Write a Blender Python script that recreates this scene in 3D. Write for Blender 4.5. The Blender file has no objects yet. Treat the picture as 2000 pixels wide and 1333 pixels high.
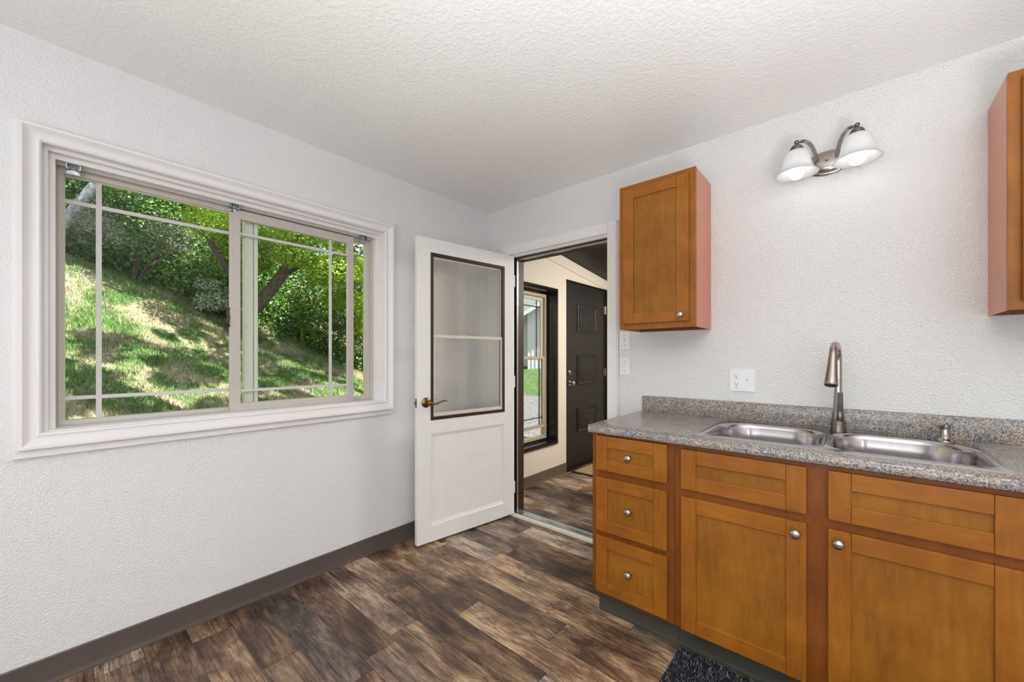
import bpy, bmesh, math, random
import numpy as np
from mathutils import Vector, Matrix

# ------------------------------------------------------------------ scene, camera, world, lights
sc = bpy.context.scene
COL = sc.collection
random.seed(7)
rng = np.random.default_rng(11)

cam_d = bpy.data.cameras.new('camera')
cam = bpy.data.objects.new('camera', cam_d)
COL.objects.link(cam)
cam.location = (2.316, -2.364, 1.243)
cam.rotation_euler = (math.pi / 2, 0, 0.7141)
cam_d.sensor_width = 36.0
cam_d.lens = 772.2 / 2000 * 36
cam_d.shift_y = 31.4 / 2000
cam_d.clip_start = 0.02
cam_d.clip_end = 200
sc.camera = cam

vs = sc.view_settings
sc.display_settings.display_device = 'sRGB'
vs.view_transform = 'Standard'
vs.look = 'None'
vs.exposure = 0.37
vs.gamma = 1.0
vs.use_curve_mapping = False
sc.cycles.use_denoising = True
sc.cycles.max_bounces = 10
sc.cycles.diffuse_bounces = 6
sc.cycles.transparent_max_bounces = 24
sc.cycles.sample_clamp_indirect = 6.0

world = bpy.data.worlds.new('sky')
sc.world = world
world.use_nodes = True
bg = world.node_tree.nodes['Background']
bg.inputs['Color'].default_value = (0.84, 0.91, 1.0, 1)
bg.inputs['Strength'].default_value = 1.0


def lamp(name, kind, loc, energy, color=(1, 1, 1), aim=None, size=None, size_y=None, angle=None):
    d = bpy.data.lights.new(name, kind)
    d.energy = energy
    d.color = color
    if kind == 'AREA':
        d.shape = 'RECTANGLE' if size_y else 'DISK'
        d.size = size
        if size_y:
            d.size_y = size_y
    if kind == 'SUN':
        d.angle = angle
    if kind == 'POINT':
        d.shadow_soft_size = size
    o = bpy.data.objects.new(name, d)
    COL.objects.link(o)
    o.location = loc
    if aim is not None:
        v = Vector(aim) - Vector(loc)
        o.rotation_euler = v.to_track_quat('-Z', 'Y').to_euler()
    return o


lamp('sun', 'SUN', (9.5, 4.0, 16), 12.0, (1.0, 0.96, 0.88), aim=(0, 0, 0), angle=0.009)
# ceiling lamp of the kitchen, above and beside the photographer
lamp('kitchen_ceiling_lamp', 'AREA', (2.6, -2.95, 2.38), 7, (1.0, 0.985, 0.97), aim=(2.6, -2.94, 0), size=0.45)
# unseen area fills added behind the camera to brighten walls and ceiling
lamp('rear_fill', 'AREA', (2.2, -4.45, 1.2), 36, (0.95, 0.98, 1.0), aim=(2.15, -2.2, 2.44), size=2.6, size_y=1.5)
lamp('side_fill', 'AREA', (4.1, -3.3, 1.1), 16, (0.95, 0.98, 1.0), aim=(2.4, -2.5, 2.44), size=1.5, size_y=1.3)  # second added fill, from the right, tilted up at the ceiling
# added unseen fill aimed upward, washing the ceiling for soft bounce light
u = lamp('ceiling_fill', 'AREA', (2.95, -2.55, 0.5), 48, (0.955, 0.98, 1.0), aim=(2.84, -2.38, 2.44), size=0.9)
u.data.spread = math.radians(118)
# unseen fill added to brighten the entry room
lamp('entry_fill', 'AREA', (1.55, 1.45, 2.14), 30, (1.0, 0.96, 0.90), aim=(0.5, 1.40, 0.3), size=0.5)

# ------------------------------------------------------------------ materials


def new_mat(name):
    m = bpy.data.materials.new(name)
    m.use_nodes = True
    nt = m.node_tree
    b = nt.nodes['Principled BSDF']
    return m, nt, b


def N(nt, t, **kw):
    n = nt.nodes.new(t)
    for k, v in kw.items():
        setattr(n, k, v)
    return n


def L(nt, a, b):
    nt.links.new(a, b)


def ramp(nt, fac, stops):
    r = N(nt, 'ShaderNodeValToRGB')
    e = r.color_ramp.elements
    while len(e) < len(stops):
        e.new(0.5)
    for el, (p, c) in zip(e, stops):
        el.position = p
        el.color = (c[0], c[1], c[2], 1)
    L(nt, fac, r.inputs['Fac'])
    return r


def coords(nt, scale=(1, 1, 1), kind='Object'):
    tc = N(nt, 'ShaderNodeTexCoord')
    mp = N(nt, 'ShaderNodeMapping')
    mp.inputs['Scale'].default_value = scale
    L(nt, tc.outputs[kind], mp.inputs['Vector'])
    return mp.outputs['Vector']


def noise(nt, vec, scale, detail=3, rough=0.55, dist=0.0):
    n = N(nt, 'ShaderNodeTexNoise')
    n.inputs['Scale'].default_value = scale
    n.inputs['Detail'].default_value = detail
    n.inputs['Roughness'].default_value = rough
    n.inputs['Distortion'].default_value = dist
    L(nt, vec, n.inputs['Vector'])
    return n


def bump(nt, b, height, strength, dist):
    n = N(nt, 'ShaderNodeBump')
    n.inputs['Strength'].default_value = strength
    n.inputs['Distance'].default_value = dist
    L(nt, height, n.inputs['Height'])
    L(nt, n.outputs['Normal'], b.inputs['Normal'])
    return n


def mixc(nt, fac, a, b, mode='MIX'):
    m = N(nt, 'ShaderNodeMix', data_type='RGBA', blend_type=mode)
    if isinstance(fac, (int, float)):
        m.inputs[0].default_value = fac
    else:
        L(nt, fac, m.inputs[0])
    for i, v in ((6, a), (7, b)):
        if isinstance(v, tuple):
            m.inputs[i].default_value = (*v, 1)
        else:
            L(nt, v, m.inputs[i])
    return m.outputs[2]


def math_n(nt, op, a, b=None):
    m = N(nt, 'ShaderNodeMath', operation=op)
    for i, v in ((0, a), (1, b)):
        if v is None:
            continue
        if isinstance(v, (int, float)):
            m.inputs[i].default_value = v
        else:
            L(nt, v, m.inputs[i])
    return m.outputs[0]


def plain(name, col, rough=0.5, metal=0.0, spec=0.5, nscale=None, namp=0.12, bstr=0.0, coat=0.0):
    m, nt, b = new_mat(name)
    b.inputs['Base Color'].default_value = (*col, 1)
    b.inputs['Roughness'].default_value = rough
    b.inputs['Metallic'].default_value = metal
    b.inputs['Specular IOR Level'].default_value = spec
    b.inputs['Coat Weight'].default_value = coat
    if nscale:
        n = noise(nt, coords(nt), nscale, 4)
        lo = tuple(c * (1 - namp) for c in col)
        hi = tuple(min(1, c * (1 + namp)) for c in col)
        r = ramp(nt, n.outputs['Fac'], [(0.3, lo), (0.7, hi)])
        L(nt, r.outputs['Color'], b.inputs['Base Color'])
        if bstr:
            bump(nt, b, n.outputs['Fac'], bstr, 0.002)
    return m


def plaster(name, col, rough, scale, strength, dist, blob=False):
    """painted drywall with sprayed texture"""
    m, nt, b = new_mat(name)
    v = coords(nt)
    n1 = noise(nt, v, scale, 3, 0.5, 0.3)
    h = n1.outputs['Fac']
    r = ramp(nt, h, [(0.40, (0, 0, 0)), (0.62, (1, 1, 1))])
    h = r.outputs['Color']
    if blob:
        n2 = noise(nt, v, scale * 2.6, 2)
        h = mixc(nt, 0.35, r.outputs['Color'], n2.outputs['Fac'])
    big = noise(nt, v, 1.7, 2)
    rr = ramp(nt, big.outputs['Fac'], [(0.3, tuple(c * 0.97 for c in col)), (0.7, col)])
    L(nt, rr.outputs['Color'], b.inputs['Base Color'])
    b.inputs['Roughness'].default_value = rough
    bump(nt, b, h, strength, dist)
    return m


def wood(name, lo, hi, axis=2, rough=0.38, coat=0.06):
    m, nt, b = new_mat(name)
    sc_ = [14, 14, 14]
    sc_[axis] = 1.6
    v = coords(nt)
    blot = noise(nt, v, 5.5, 4, 0.6, 0.4)
    gr = noise(nt, coords(nt, tuple(sc_)), 5.0, 5, 0.6, 0.2)
    f = mixc(nt, 0.42, blot.outputs['Fac'], gr.outputs['Fac'])
    r = ramp(nt, f, [(0.32, lo), (0.66, hi)])
    L(nt, r.outputs['Color'], b.inputs['Base Color'])
    b.inputs['Roughness'].default_value = rough
    b.inputs['Specular IOR Level'].default_value = 0.30
    b.inputs['Coat Weight'].default_value = coat
    b.inputs['Coat Roughness'].default_value = 0.25
    bump(nt, b, gr.outputs['Fac'], 0.05, 0.001)
    return m


def glass_mat(name, tint=(0.97, 1.0, 0.985), refl=1.0):
    m = bpy.data.materials.new(name)
    m.use_nodes = True
    nt = m.node_tree
    nt.nodes.clear()
    out = N(nt, 'ShaderNodeOutputMaterial')
    tr = N(nt, 'ShaderNodeBsdfTransparent')
    tr.inputs['Color'].default_value = (*tint, 1)
    gl = N(nt, 'ShaderNodeBsdfGlossy')
    gl.inputs['Roughness'].default_value = 0.01
    lw = N(nt, 'ShaderNodeLayerWeight')
    lw.inputs['Blend'].default_value = 0.5
    p5 = math_n(nt, 'POWER', lw.outputs['Facing'], 5.0)
    f = math_n(nt, 'MULTIPLY', math_n(nt, 'ADD', math_n(nt, 'MULTIPLY', p5, 0.95), 0.04), refl)
    mx = N(nt, 'ShaderNodeMixShader')
    L(nt, f, mx.inputs[0])
    L(nt, tr.outputs[0], mx.inputs[1])
    L(nt, gl.outputs[0], mx.inputs[2])
    L(nt, mx.outputs[0], out.inputs['Surface'])
    return m


def planks(name):
    m, nt, b = new_mat(name)
    tc = N(nt, 'ShaderNodeTexCoord')
    sx = N(nt, 'ShaderNodeSeparateXYZ')
    L(nt, tc.outputs['Object'], sx.inputs[0])
    PW, PL = 0.146, 0.92
    yy = math_n(nt, 'DIVIDE', math_n(nt, 'ADD', sx.outputs['Y'], 10.0 + 0.006), PW)
    row = math_n(nt, 'FLOOR', yy)
    fy = math_n(nt, 'FRACT', yy)
    wr = N(nt, 'ShaderNodeTexWhiteNoise', noise_dimensions='1D')
    L(nt, row, wr.inputs['W'])
    xx = math_n(nt, 'ADD', math_n(nt, 'DIVIDE', sx.outputs['X'], PL), math_n(nt, 'MULTIPLY', wr.outputs['Value'], 7.0))
    col = math_n(nt, 'FLOOR', xx)
    fx = math_n(nt, 'FRACT', xx)
    cb = N(nt, 'ShaderNodeCombineXYZ')
    L(nt, row, cb.inputs[0])
    L(nt, col, cb.inputs[1])
    wn = N(nt, 'ShaderNodeTexWhiteNoise', noise_dimensions='3D')
    L(nt, cb.outputs[0], wn.inputs['Vector'])
    # grain coordinates, shifted per plank
    off = N(nt, 'ShaderNodeVectorMath', operation='SCALE')
    L(nt, wn.outputs['Color'], off.inputs[0])
    off.inputs['Scale'].default_value = 13.0
    add = N(nt, 'ShaderNodeVectorMath', operation='ADD')
    L(nt, tc.outputs['Object'], add.inputs[0])
    L(nt, off.outputs[0], add.inputs[1])

    def stretched(sx_, sy_):
        mp = N(nt, 'ShaderNodeMapping')
        mp.inputs['Scale'].default_value = (sx_, sy_, 1)
        L(nt, add.outputs[0], mp.inputs['Vector'])
        return mp.outputs['Vector']
    g1 = noise(nt, stretched(1.0, 7.0), 6.0, 8, 0.75, 0.4)
    g2 = noise(nt, stretched(0.7, 17.0), 7.0, 6, 0.75, 0.15)
    rg_ = noise(nt, stretched(0.55, 6.0), 1.5, 2, 0.5, 0.25)
    ring = math_n(nt, 'FRACT', math_n(nt, 'MULTIPLY', rg_.outputs['Fac'], 17.0))
    bl = noise(nt, stretched(1.0, 2.4), 3.0, 6, 0.7, 0.3)
    dk = ramp(nt, bl.outputs['Fac'], [(0.38, (0.0, 0.0, 0.0)), (0.62, (1, 1, 1))])
    tone = math_n(nt, 'ADD', math_n(nt, 'MULTIPLY', g1.outputs['Fac'], 0.50),
                  math_n(nt, 'ADD', math_n(nt, 'MULTIPLY', wn.outputs['Value'], 0.30),
                         math_n(nt, 'MULTIPLY', dk.outputs['Color'], 0.30)))
    base = ramp(nt, tone, [(0.30, (0.042, 0.024, 0.017)), (0.45, (0.115, 0.066, 0.040)),
                           (0.60, (0.26, 0.155, 0.090)), (0.78, (0.60, 0.41, 0.25))])
    # grey wash on some boards
    sep = N(nt, 'ShaderNodeSeparateColor')
    L(nt, wn.outputs['Color'], sep.inputs[0])
    gw = ramp(nt, sep.outputs[1], [(0.45, (0, 0, 0)), (0.75, (0.6, 0.6, 0.6))])
    hsv = N(nt, 'ShaderNodeHueSaturation')
    hsv.inputs['Saturation'].default_value = 0.45
    hsv.inputs['Value'].default_value = 0.95
    L(nt, base.outputs['Color'], hsv.inputs['Color'])
    c1 = mixc(nt, gw.outputs['Color'], base.outputs['Color'], hsv.outputs['Color'])
    # thin dark grain lines
    cr = ramp(nt, g2.outputs['Fac'], [(0.37, (0.24, 0.22, 0.21)), (0.48, (1, 1, 1)), (0.64, (1.2, 1.2, 1.2))])
    c2a = mixc(nt, 0.9, c1, cr.outputs['Color'], 'MULTIPLY')
    rr_ = ramp(nt, ring, [(0.0, (0.40, 0.38, 0.37)), (0.16, (1, 1, 1)), (0.86, (1, 1, 1)), (1.0, (0.55, 0.53, 0.52))])
    c2 = mixc(nt, 0.65, c2a, rr_.outputs['Color'], 'MULTIPLY')
    # seams
    ey = math_n(nt, 'LESS_THAN', math_n(nt, 'MINIMUM', fy, math_n(nt, 'SUBTRACT', 1.0, fy)), 0.009)
    ex = math_n(nt, 'LESS_THAN', math_n(nt, 'MINIMUM', fx, math_n(nt, 'SUBTRACT', 1.0, fx)), 0.0015)
    seam = math_n(nt, 'MAXIMUM', ey, ex)
    c3 = mixc(nt, math_n(nt, 'MULTIPLY', seam, 0.75), c2, (0.012, 0.008, 0.006))
    L(nt, c3, b.inputs['Base Color'])
    rr = ramp(nt, g1.outputs['Fac'], [(0.3, (0.30, 0.30, 0.30)), (0.7, (0.44, 0.44, 0.44))])
    L(nt, rr.outputs['Color'], b.inputs['Roughness'])
    hb = math_n(nt, 'SUBTRACT', g2.outputs['Fac'], math_n(nt, 'MULTIPLY', seam, 0.8))
    bump(nt, b, hb, 0.22, 0.0015)
    return m


def granite(name):
    m, nt, b = new_mat(name)
    v = coords(nt)
    a = noise(nt, v, 250, 3, 0.7)
    c = noise(nt, v, 34, 4, 0.7, 0.5)
    w = N(nt, 'ShaderNodeTexVoronoi')
    w.inputs['Scale'].default_value = 330
    L(nt, v, w.inputs['Vector'])
    big = noise(nt, v, 14, 3)
    base = ramp(nt, a.outputs['Fac'], [(0.30, (0.014, 0.015, 0.020)), (0.41, (0.12, 0.115, 0.115)), (0.48, (0.31, 0.275, 0.245)),
                                       (0.56, (0.50, 0.455, 0.41)), (0.68, (0.78, 0.74, 0.69))])
    tint = ramp(nt, c.outputs['Fac'], [(0.38, (0.58, 0.66, 0.78)), (0.5, (0.85, 0.84, 0.84)), (0.62, (0.88, 0.78, 0.68))])
    c1 = mixc(nt, 0.75, base.outputs['Color'], tint.outputs['Color'], 'MULTIPLY')
    sp = ramp(nt, w.outputs['Color'], [(0.10, (0.35, 0.35, 0.38)), (0.20, (1, 1, 1))])
    c2 = mixc(nt, 0.7, c1, sp.outputs['Color'], 'MULTIPLY')
    bt = ramp(nt, big.outputs['Fac'], [(0.35, (0.8, 0.85, 0.95)), (0.65, (1.1, 1.02, 0.95))])
    c3 = mixc(nt, 0.8, c2, bt.outputs['Color'], 'MULTIPLY')
    L(nt, c3, b.inputs['Base Color'])
    b.inputs['Roughness'].default_value = 0.22
    return m


def steel(name, col=(0.60, 0.585, 0.58), rough=0.24, axis=0, bstr=0.0):
    m, nt, b = new_mat(name)
    s = [220, 220, 220]
    s[axis] = 3
    n = noise(nt, coords(nt, tuple(s)), 3.0, 2)
    b.inputs['Base Color'].default_value = (*col, 1)
    b.inputs['Metallic'].default_value = 1.0
    r = ramp(nt, n.outputs['Fac'], [(0.3, (rough * 0.8,) * 3), (0.7, (rough * 1.25,) * 3)])
    L(nt, r.outputs['Color'], b.inputs['Roughness'])
    if bstr:
        bump(nt, b, n.outputs['Fac'], bstr, 0.0005)
    return m


def leaf_mat(name, cols, trans=0.45, rough=0.45):
    """cols: list of (pos, rgb), picked leaf by leaf"""
    m = bpy.data.materials.new(name)
    m.use_nodes = True
    nt = m.node_tree
    b = nt.nodes['Principled BSDF']
    geo = N(nt, 'ShaderNodeNewGeometry')
    r = ramp(nt, geo.outputs['Random Per Island'], cols)
    v = coords(nt)
    n = noise(nt, v, 1.3, 3)
    rr = ramp(nt, n.outputs['Fac'], [(0.3, (0.75, 0.75, 0.75)), (0.7, (1.2, 1.2, 1.1))])
    c = mixc(nt, 0.8, r.outputs['Color'], rr.outputs['Color'], 'MULTIPLY')
    L(nt, c, b.inputs['Base Color'])
    b.inputs['Roughness'].default_value = rough
    tl = N(nt, 'ShaderNodeBsdfTranslucent')
    L(nt, c, tl.inputs['Color'])
    mx = N(nt, 'ShaderNodeMixShader')
    mx.inputs[0].default_value = trans
    out = nt.nodes['Material Output']
    L(nt, b.outputs[0], mx.inputs[1])
    L(nt, tl.outputs[0], mx.inputs[2])
    L(nt, mx.outputs[0], out.inputs['Surface'])
    return m


M = {}
M['wall'] = plaster('wall_paint', (0.795, 0.795, 0.81), 0.55, 135, 0.5, 0.0032)
M['wall_r'] = plaster('wall_paint_sink', (0.80, 0.80, 0.795), 0.50, 118, 0.62, 0.004)
M['ceil'] = plaster('ceiling_paint', (0.85, 0.845, 0.825), 0.32, 62, 0.40, 0.004, blob=True)
M['entry'] = plaster('entry_wall_paint', (0.78, 0.71, 0.60), 0.6, 70, 0.2, 0.003)
M['trim'] = plain('white_trim_paint', (0.80, 0.785, 0.79), 0.38, nscale=3, namp=0.02)
M['door_white'] = plain('white_door_paint', (0.83, 0.825, 0.81), 0.36, nscale=9, namp=0.025, bstr=0.04)
M['vinyl_base'] = plain('taupe_vinyl_base', (0.100, 0.077, 0.068), 0.45, nscale=40, namp=0.05)
M['vinyl_base_entry'] = plain('olive_vinyl_base', (0.115, 0.090, 0.065), 0.45, nscale=40, namp=0.05)
M['toe'] = plain('green_grey_vinyl_kick', (0.050, 0.049, 0.036), 0.42, nscale=30, namp=0.08)
M['floor'] = planks('plank_floor')
M['alu'] = plain('taupe_aluminium', (0.53, 0.49, 0.455), 0.4, metal=0.0, nscale=60, namp=0.03)
M['alu_cream'] = plain('cream_aluminium', (0.66, 0.63, 0.55), 0.4, nscale=60, namp=0.03)
M['alu_tan'] = plain('tan_vinyl_frame', (0.52, 0.43, 0.31), 0.45, nscale=60, namp=0.03)
M['silver'] = plain('bright_aluminium', (0.78, 0.78, 0.80), 0.28, metal=1.0, nscale=60, namp=0.05)
M['muntin'] = plain('grey_white_grid', (0.60, 0.585, 0.58), 0.45, nscale=60, namp=0.03)
M['glass'] = glass_mat('window_glass', refl=0.2)
M['glass_door'] = glass_mat('door_glass', (1.0, 0.995, 0.97), 1.4)
M['brown_frame'] = plain('dark_brown_paint', (0.038, 0.016, 0.010), 0.5, nscale=30, namp=0.2)
M['dark_trim'] = plain('black_brown_gloss_paint', (0.011, 0.0095, 0.010), 0.2, nscale=45, namp=0.25, bstr=0.12)
M['dark_door'] = plain('black_brown_door_paint', (0.0095, 0.0078, 0.0065), 0.5, nscale=45, namp=0.2, bstr=0.05)
M['dark_ceiling'] = wood('dark_stained_boards', (0.006, 0.003, 0.0025), (0.022, 0.010, 0.007), axis=0, rough=0.5, coat=0)
M['seal'] = plain('black_rubber', (0.012, 0.014, 0.017), 0.5, nscale=60)
WLO, WHI = (0.215, 0.066, 0.005), (0.365, 0.131, 0.013)
M['wood'] = wood('maple_vertical', WLO, WHI, 2)
M['wood_h'] = wood('maple_horizontal', tuple(c * 1.02 for c in WLO), tuple(c * 1.02 for c in WHI), 0)
M['wood_in'] = wood('maple_panel', (0.190, 0.066, 0.005), (0.335, 0.130, 0.013), 2)
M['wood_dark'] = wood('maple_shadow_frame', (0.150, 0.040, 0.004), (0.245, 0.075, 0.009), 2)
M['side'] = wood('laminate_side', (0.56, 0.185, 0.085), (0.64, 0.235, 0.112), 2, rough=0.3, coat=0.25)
M['granite'] = granite('speckled_laminate')
M['steel'] = steel('brushed_steel', (0.50, 0.475, 0.485), 0.15, 0)
M['nickel'] = steel('brushed_nickel', (0.40, 0.355, 0.335), 0.20, 2)
M['nickel_dark'] = steel('dark_nickel', (0.20, 0.17, 0.16), 0.24, 2)
M['black'] = plain('black_plastic', (0.012, 0.013, 0.015), 0.3, nscale=50)
M['knob'] = plain('polished_nickel', (0.50, 0.475, 0.45), 0.16, metal=1.0, nscale=80, namp=0.06)
M['brass'] = plain('antique_brass', (0.20, 0.115, 0.05), 0.28, metal=1.0, nscale=35, namp=0.3)
M['pewter'] = plain('worn_pewter', (0.30, 0.285, 0.24), 0.3, metal=1.0, nscale=35, namp=0.2)
M['plate'] = plain('white_plastic_plate', (0.80, 0.80, 0.82), 0.3, nscale=20, namp=0.015)
M['slot'] = plain('slot_black', (0.01, 0.01, 0.01), 0.6, nscale=50)
M['grey_ink'] = plain('grey_print', (0.16, 0.18, 0.20), 0.6, nscale=50)
M['zinc'] = plain('zinc_bracket', (0.42, 0.47, 0.50), 0.22, metal=1.0, nscale=70, namp=0.3)


def frosted(name):
    m = bpy.data.materials.new(name)
    m.use_nodes = True
    nt = m.node_tree
    b = nt.nodes['Principled BSDF']
    n = noise(nt, coords(nt), 20, 3)
    r = ramp(nt, n.outputs['Fac'], [(0.3, (0.70, 0.70, 0.71)), (0.7, (0.78, 0.78, 0.79))])
    L(nt, r.outputs['Color'], b.inputs['Base Color'])
    b.inputs['Roughness'].default_value = 0.25
    tl = N(nt, 'ShaderNodeBsdfTranslucent')
    tl.inputs['Color'].default_value = (0.8, 0.8, 0.8, 1)
    mx = N(nt, 'ShaderNodeMixShader')
    mx.inputs[0].default_value = 0.45
    L(nt, b.outputs[0], mx.inputs[1])
    L(nt, tl.outputs[0], mx.inputs[2])
    L(nt, mx.outputs[0], nt.nodes['Material Output'].inputs['Surface'])
    return m


M['frosted'] = frosted('frosted_shade_glass')


def glow(name, col, s):
    m, nt, b = new_mat(name)
    b.inputs['Base Color'].default_value = (1, 1, 1, 1)
    b.inputs['Emission Color'].default_value = (*col, 1)
    b.inputs['Emission Strength'].default_value = s
    return m


M['bulb'] = glow('lit_bulb', (1.0, 0.99, 0.98), 3.2)


def rug_mat():
    m, nt, b = new_mat('shaggy_grey_yarn')
    geo = N(nt, 'ShaderNodeNewGeometry')
    r = ramp(nt, geo.outputs['Random Per Island'], [(0.0, (0.006, 0.006, 0.012)), (0.45, (0.020, 0.020, 0.032)), (0.75, (0.085, 0.085, 0.11)), (1.0, (0.33, 0.33, 0.38))])
    L(nt, r.outputs['Color'], b.inputs['Base Color'])
    b.inputs['Roughness'].default_value = 0.8
    return m


M['rug'] = rug_mat()
M['rug_back'] = plain('rug_backing', (0.012, 0.012, 0.017), 0.9, nscale=80)
M['coir'] = plain('coir_mat', (0.40, 0.30, 0.155), 0.9, nscale=220, namp=0.35, bstr=0.4)

# outdoor materials
GREEN = [(0.0, (0.045, 0.11, 0.016)), (0.5, (0.13, 0.27, 0.04)), (0.85, (0.24, 0.40, 0.08)), (1.0, (0.46, 0.58, 0.26))]
M['leaf'] = leaf_mat('shrub_leaves', GREEN, 0.35, 0.32)
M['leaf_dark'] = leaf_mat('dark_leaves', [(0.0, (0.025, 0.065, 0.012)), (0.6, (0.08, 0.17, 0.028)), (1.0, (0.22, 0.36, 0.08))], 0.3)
M['leaf_maple'] = leaf_mat('maple_leaves', [(0.0, (0.17, 0.33, 0.02)), (0.5, (0.38, 0.55, 0.05)), (1.0, (0.66, 0.76, 0.12))], 0.5)
M['leaf_pale'] = leaf_mat('pale_leaves', [(0.0, (0.18, 0.26, 0.13)), (0.5, (0.46, 0.54, 0.38)), (1.0, (0.85, 0.88, 0.74))], 0.3)
M['twig_pale'] = leaf_mat('dry_seed_heads', [(0.0, (0.16, 0.15, 0.11)), (0.5, (0.42, 0.38, 0.34)), (1.0, (0.66, 0.62, 0.58))], 0.2)


def grass_mat():
    m = bpy.data.materials.new('grass_blades')
    m.use_nodes = True
    nt = m.node_tree
    b = nt.nodes['Principled BSDF']
    geo = N(nt, 'ShaderNodeNewGeometry')
    g = ramp(nt, geo.outputs['Random Per Island'], [(0.0, (0.045, 0.12, 0.018)), (0.6, (0.12, 0.25, 0.04)), (1.0, (0.27, 0.40, 0.09))])
    s = ramp(nt, geo.outputs['Random Per Island'], [(0.0, (0.24, 0.19, 0.10)), (1.0, (0.58, 0.49, 0.34))])
    v = coords(nt)
    n = noise(nt, v, 1.9, 4, 0.65)
    f = ramp(nt, n.outputs['Fac'], [(0.50, (0, 0, 0)), (0.63, (1, 1, 1))])
    c = mixc(nt, f.outputs['Color'], g.outputs['Color'], s.outputs['Color'])
    L(nt, c, b.inputs['Base Color'])
    b.inputs['Roughness'].default_value = 0.6
    return m


M['grass'] = grass_mat()


def soil_mat():
    m, nt, b = new_mat('dry_turf_soil')
    v = coords(nt)
    n = noise(nt, v, 1.9, 4, 0.65)
    d = noise(nt, v, 30, 4, 0.7)
    f = ramp(nt, n.outputs['Fac'], [(0.44, (0.07, 0.12, 0.03)), (0.58, (0.42, 0.34, 0.22))])
    dd = ramp(nt, d.outputs['Fac'], [(0.3, (0.4, 0.4, 0.4)), (0.7, (1.2, 1.2, 1.2))])
    c = mixc(nt, 0.8, f.outputs['Color'], dd.outputs['Color'], 'MULTIPLY')
    L(nt, c, b.inputs['Base Color'])
    b.inputs['Roughness'].default_value = 0.9
    bump(nt, b, d.outputs['Fac'], 0.8, 0.03)
    return m


M['soil'] = soil_mat()
M['lawn'] = plain('bright_lawn', (0.042, 0.085, 0.010), 0.85, nscale=9, namp=0.85, bstr=0.5)
M['gravel'] = plain('grey_gravel', (0.105, 0.10, 0.105), 0.9, nscale=34, namp=0.95, bstr=0.6)
M['bark'] = plain('brown_bark', (0.10, 0.075, 0.055), 0.85, nscale=14, namp=0.5, bstr=0.6)
M['birch'] = plain('pale_grey_bark', (0.24, 0.25, 0.29), 0.8, nscale=22, namp=0.6, bstr=0.5)
M['siding'] = plain('white_siding', (0.66, 0.61, 0.68), 0.6, nscale=3, namp=0.03)
M['shingle'] = plain('grey_shingles', (0.10, 0.10, 0.105), 0.9, nscale=25, namp=0.35, bstr=0.4)
M['fascia'] = plain('white_fascia', (0.6, 0.62, 0.64), 0.5, nscale=3, namp=0.03)
M['soffit'] = plain('grey_green_soffit', (0.16, 0.21, 0.23), 0.6, nscale=3, namp=0.03)

# ------------------------------------------------------------------ mesh helpers


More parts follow.
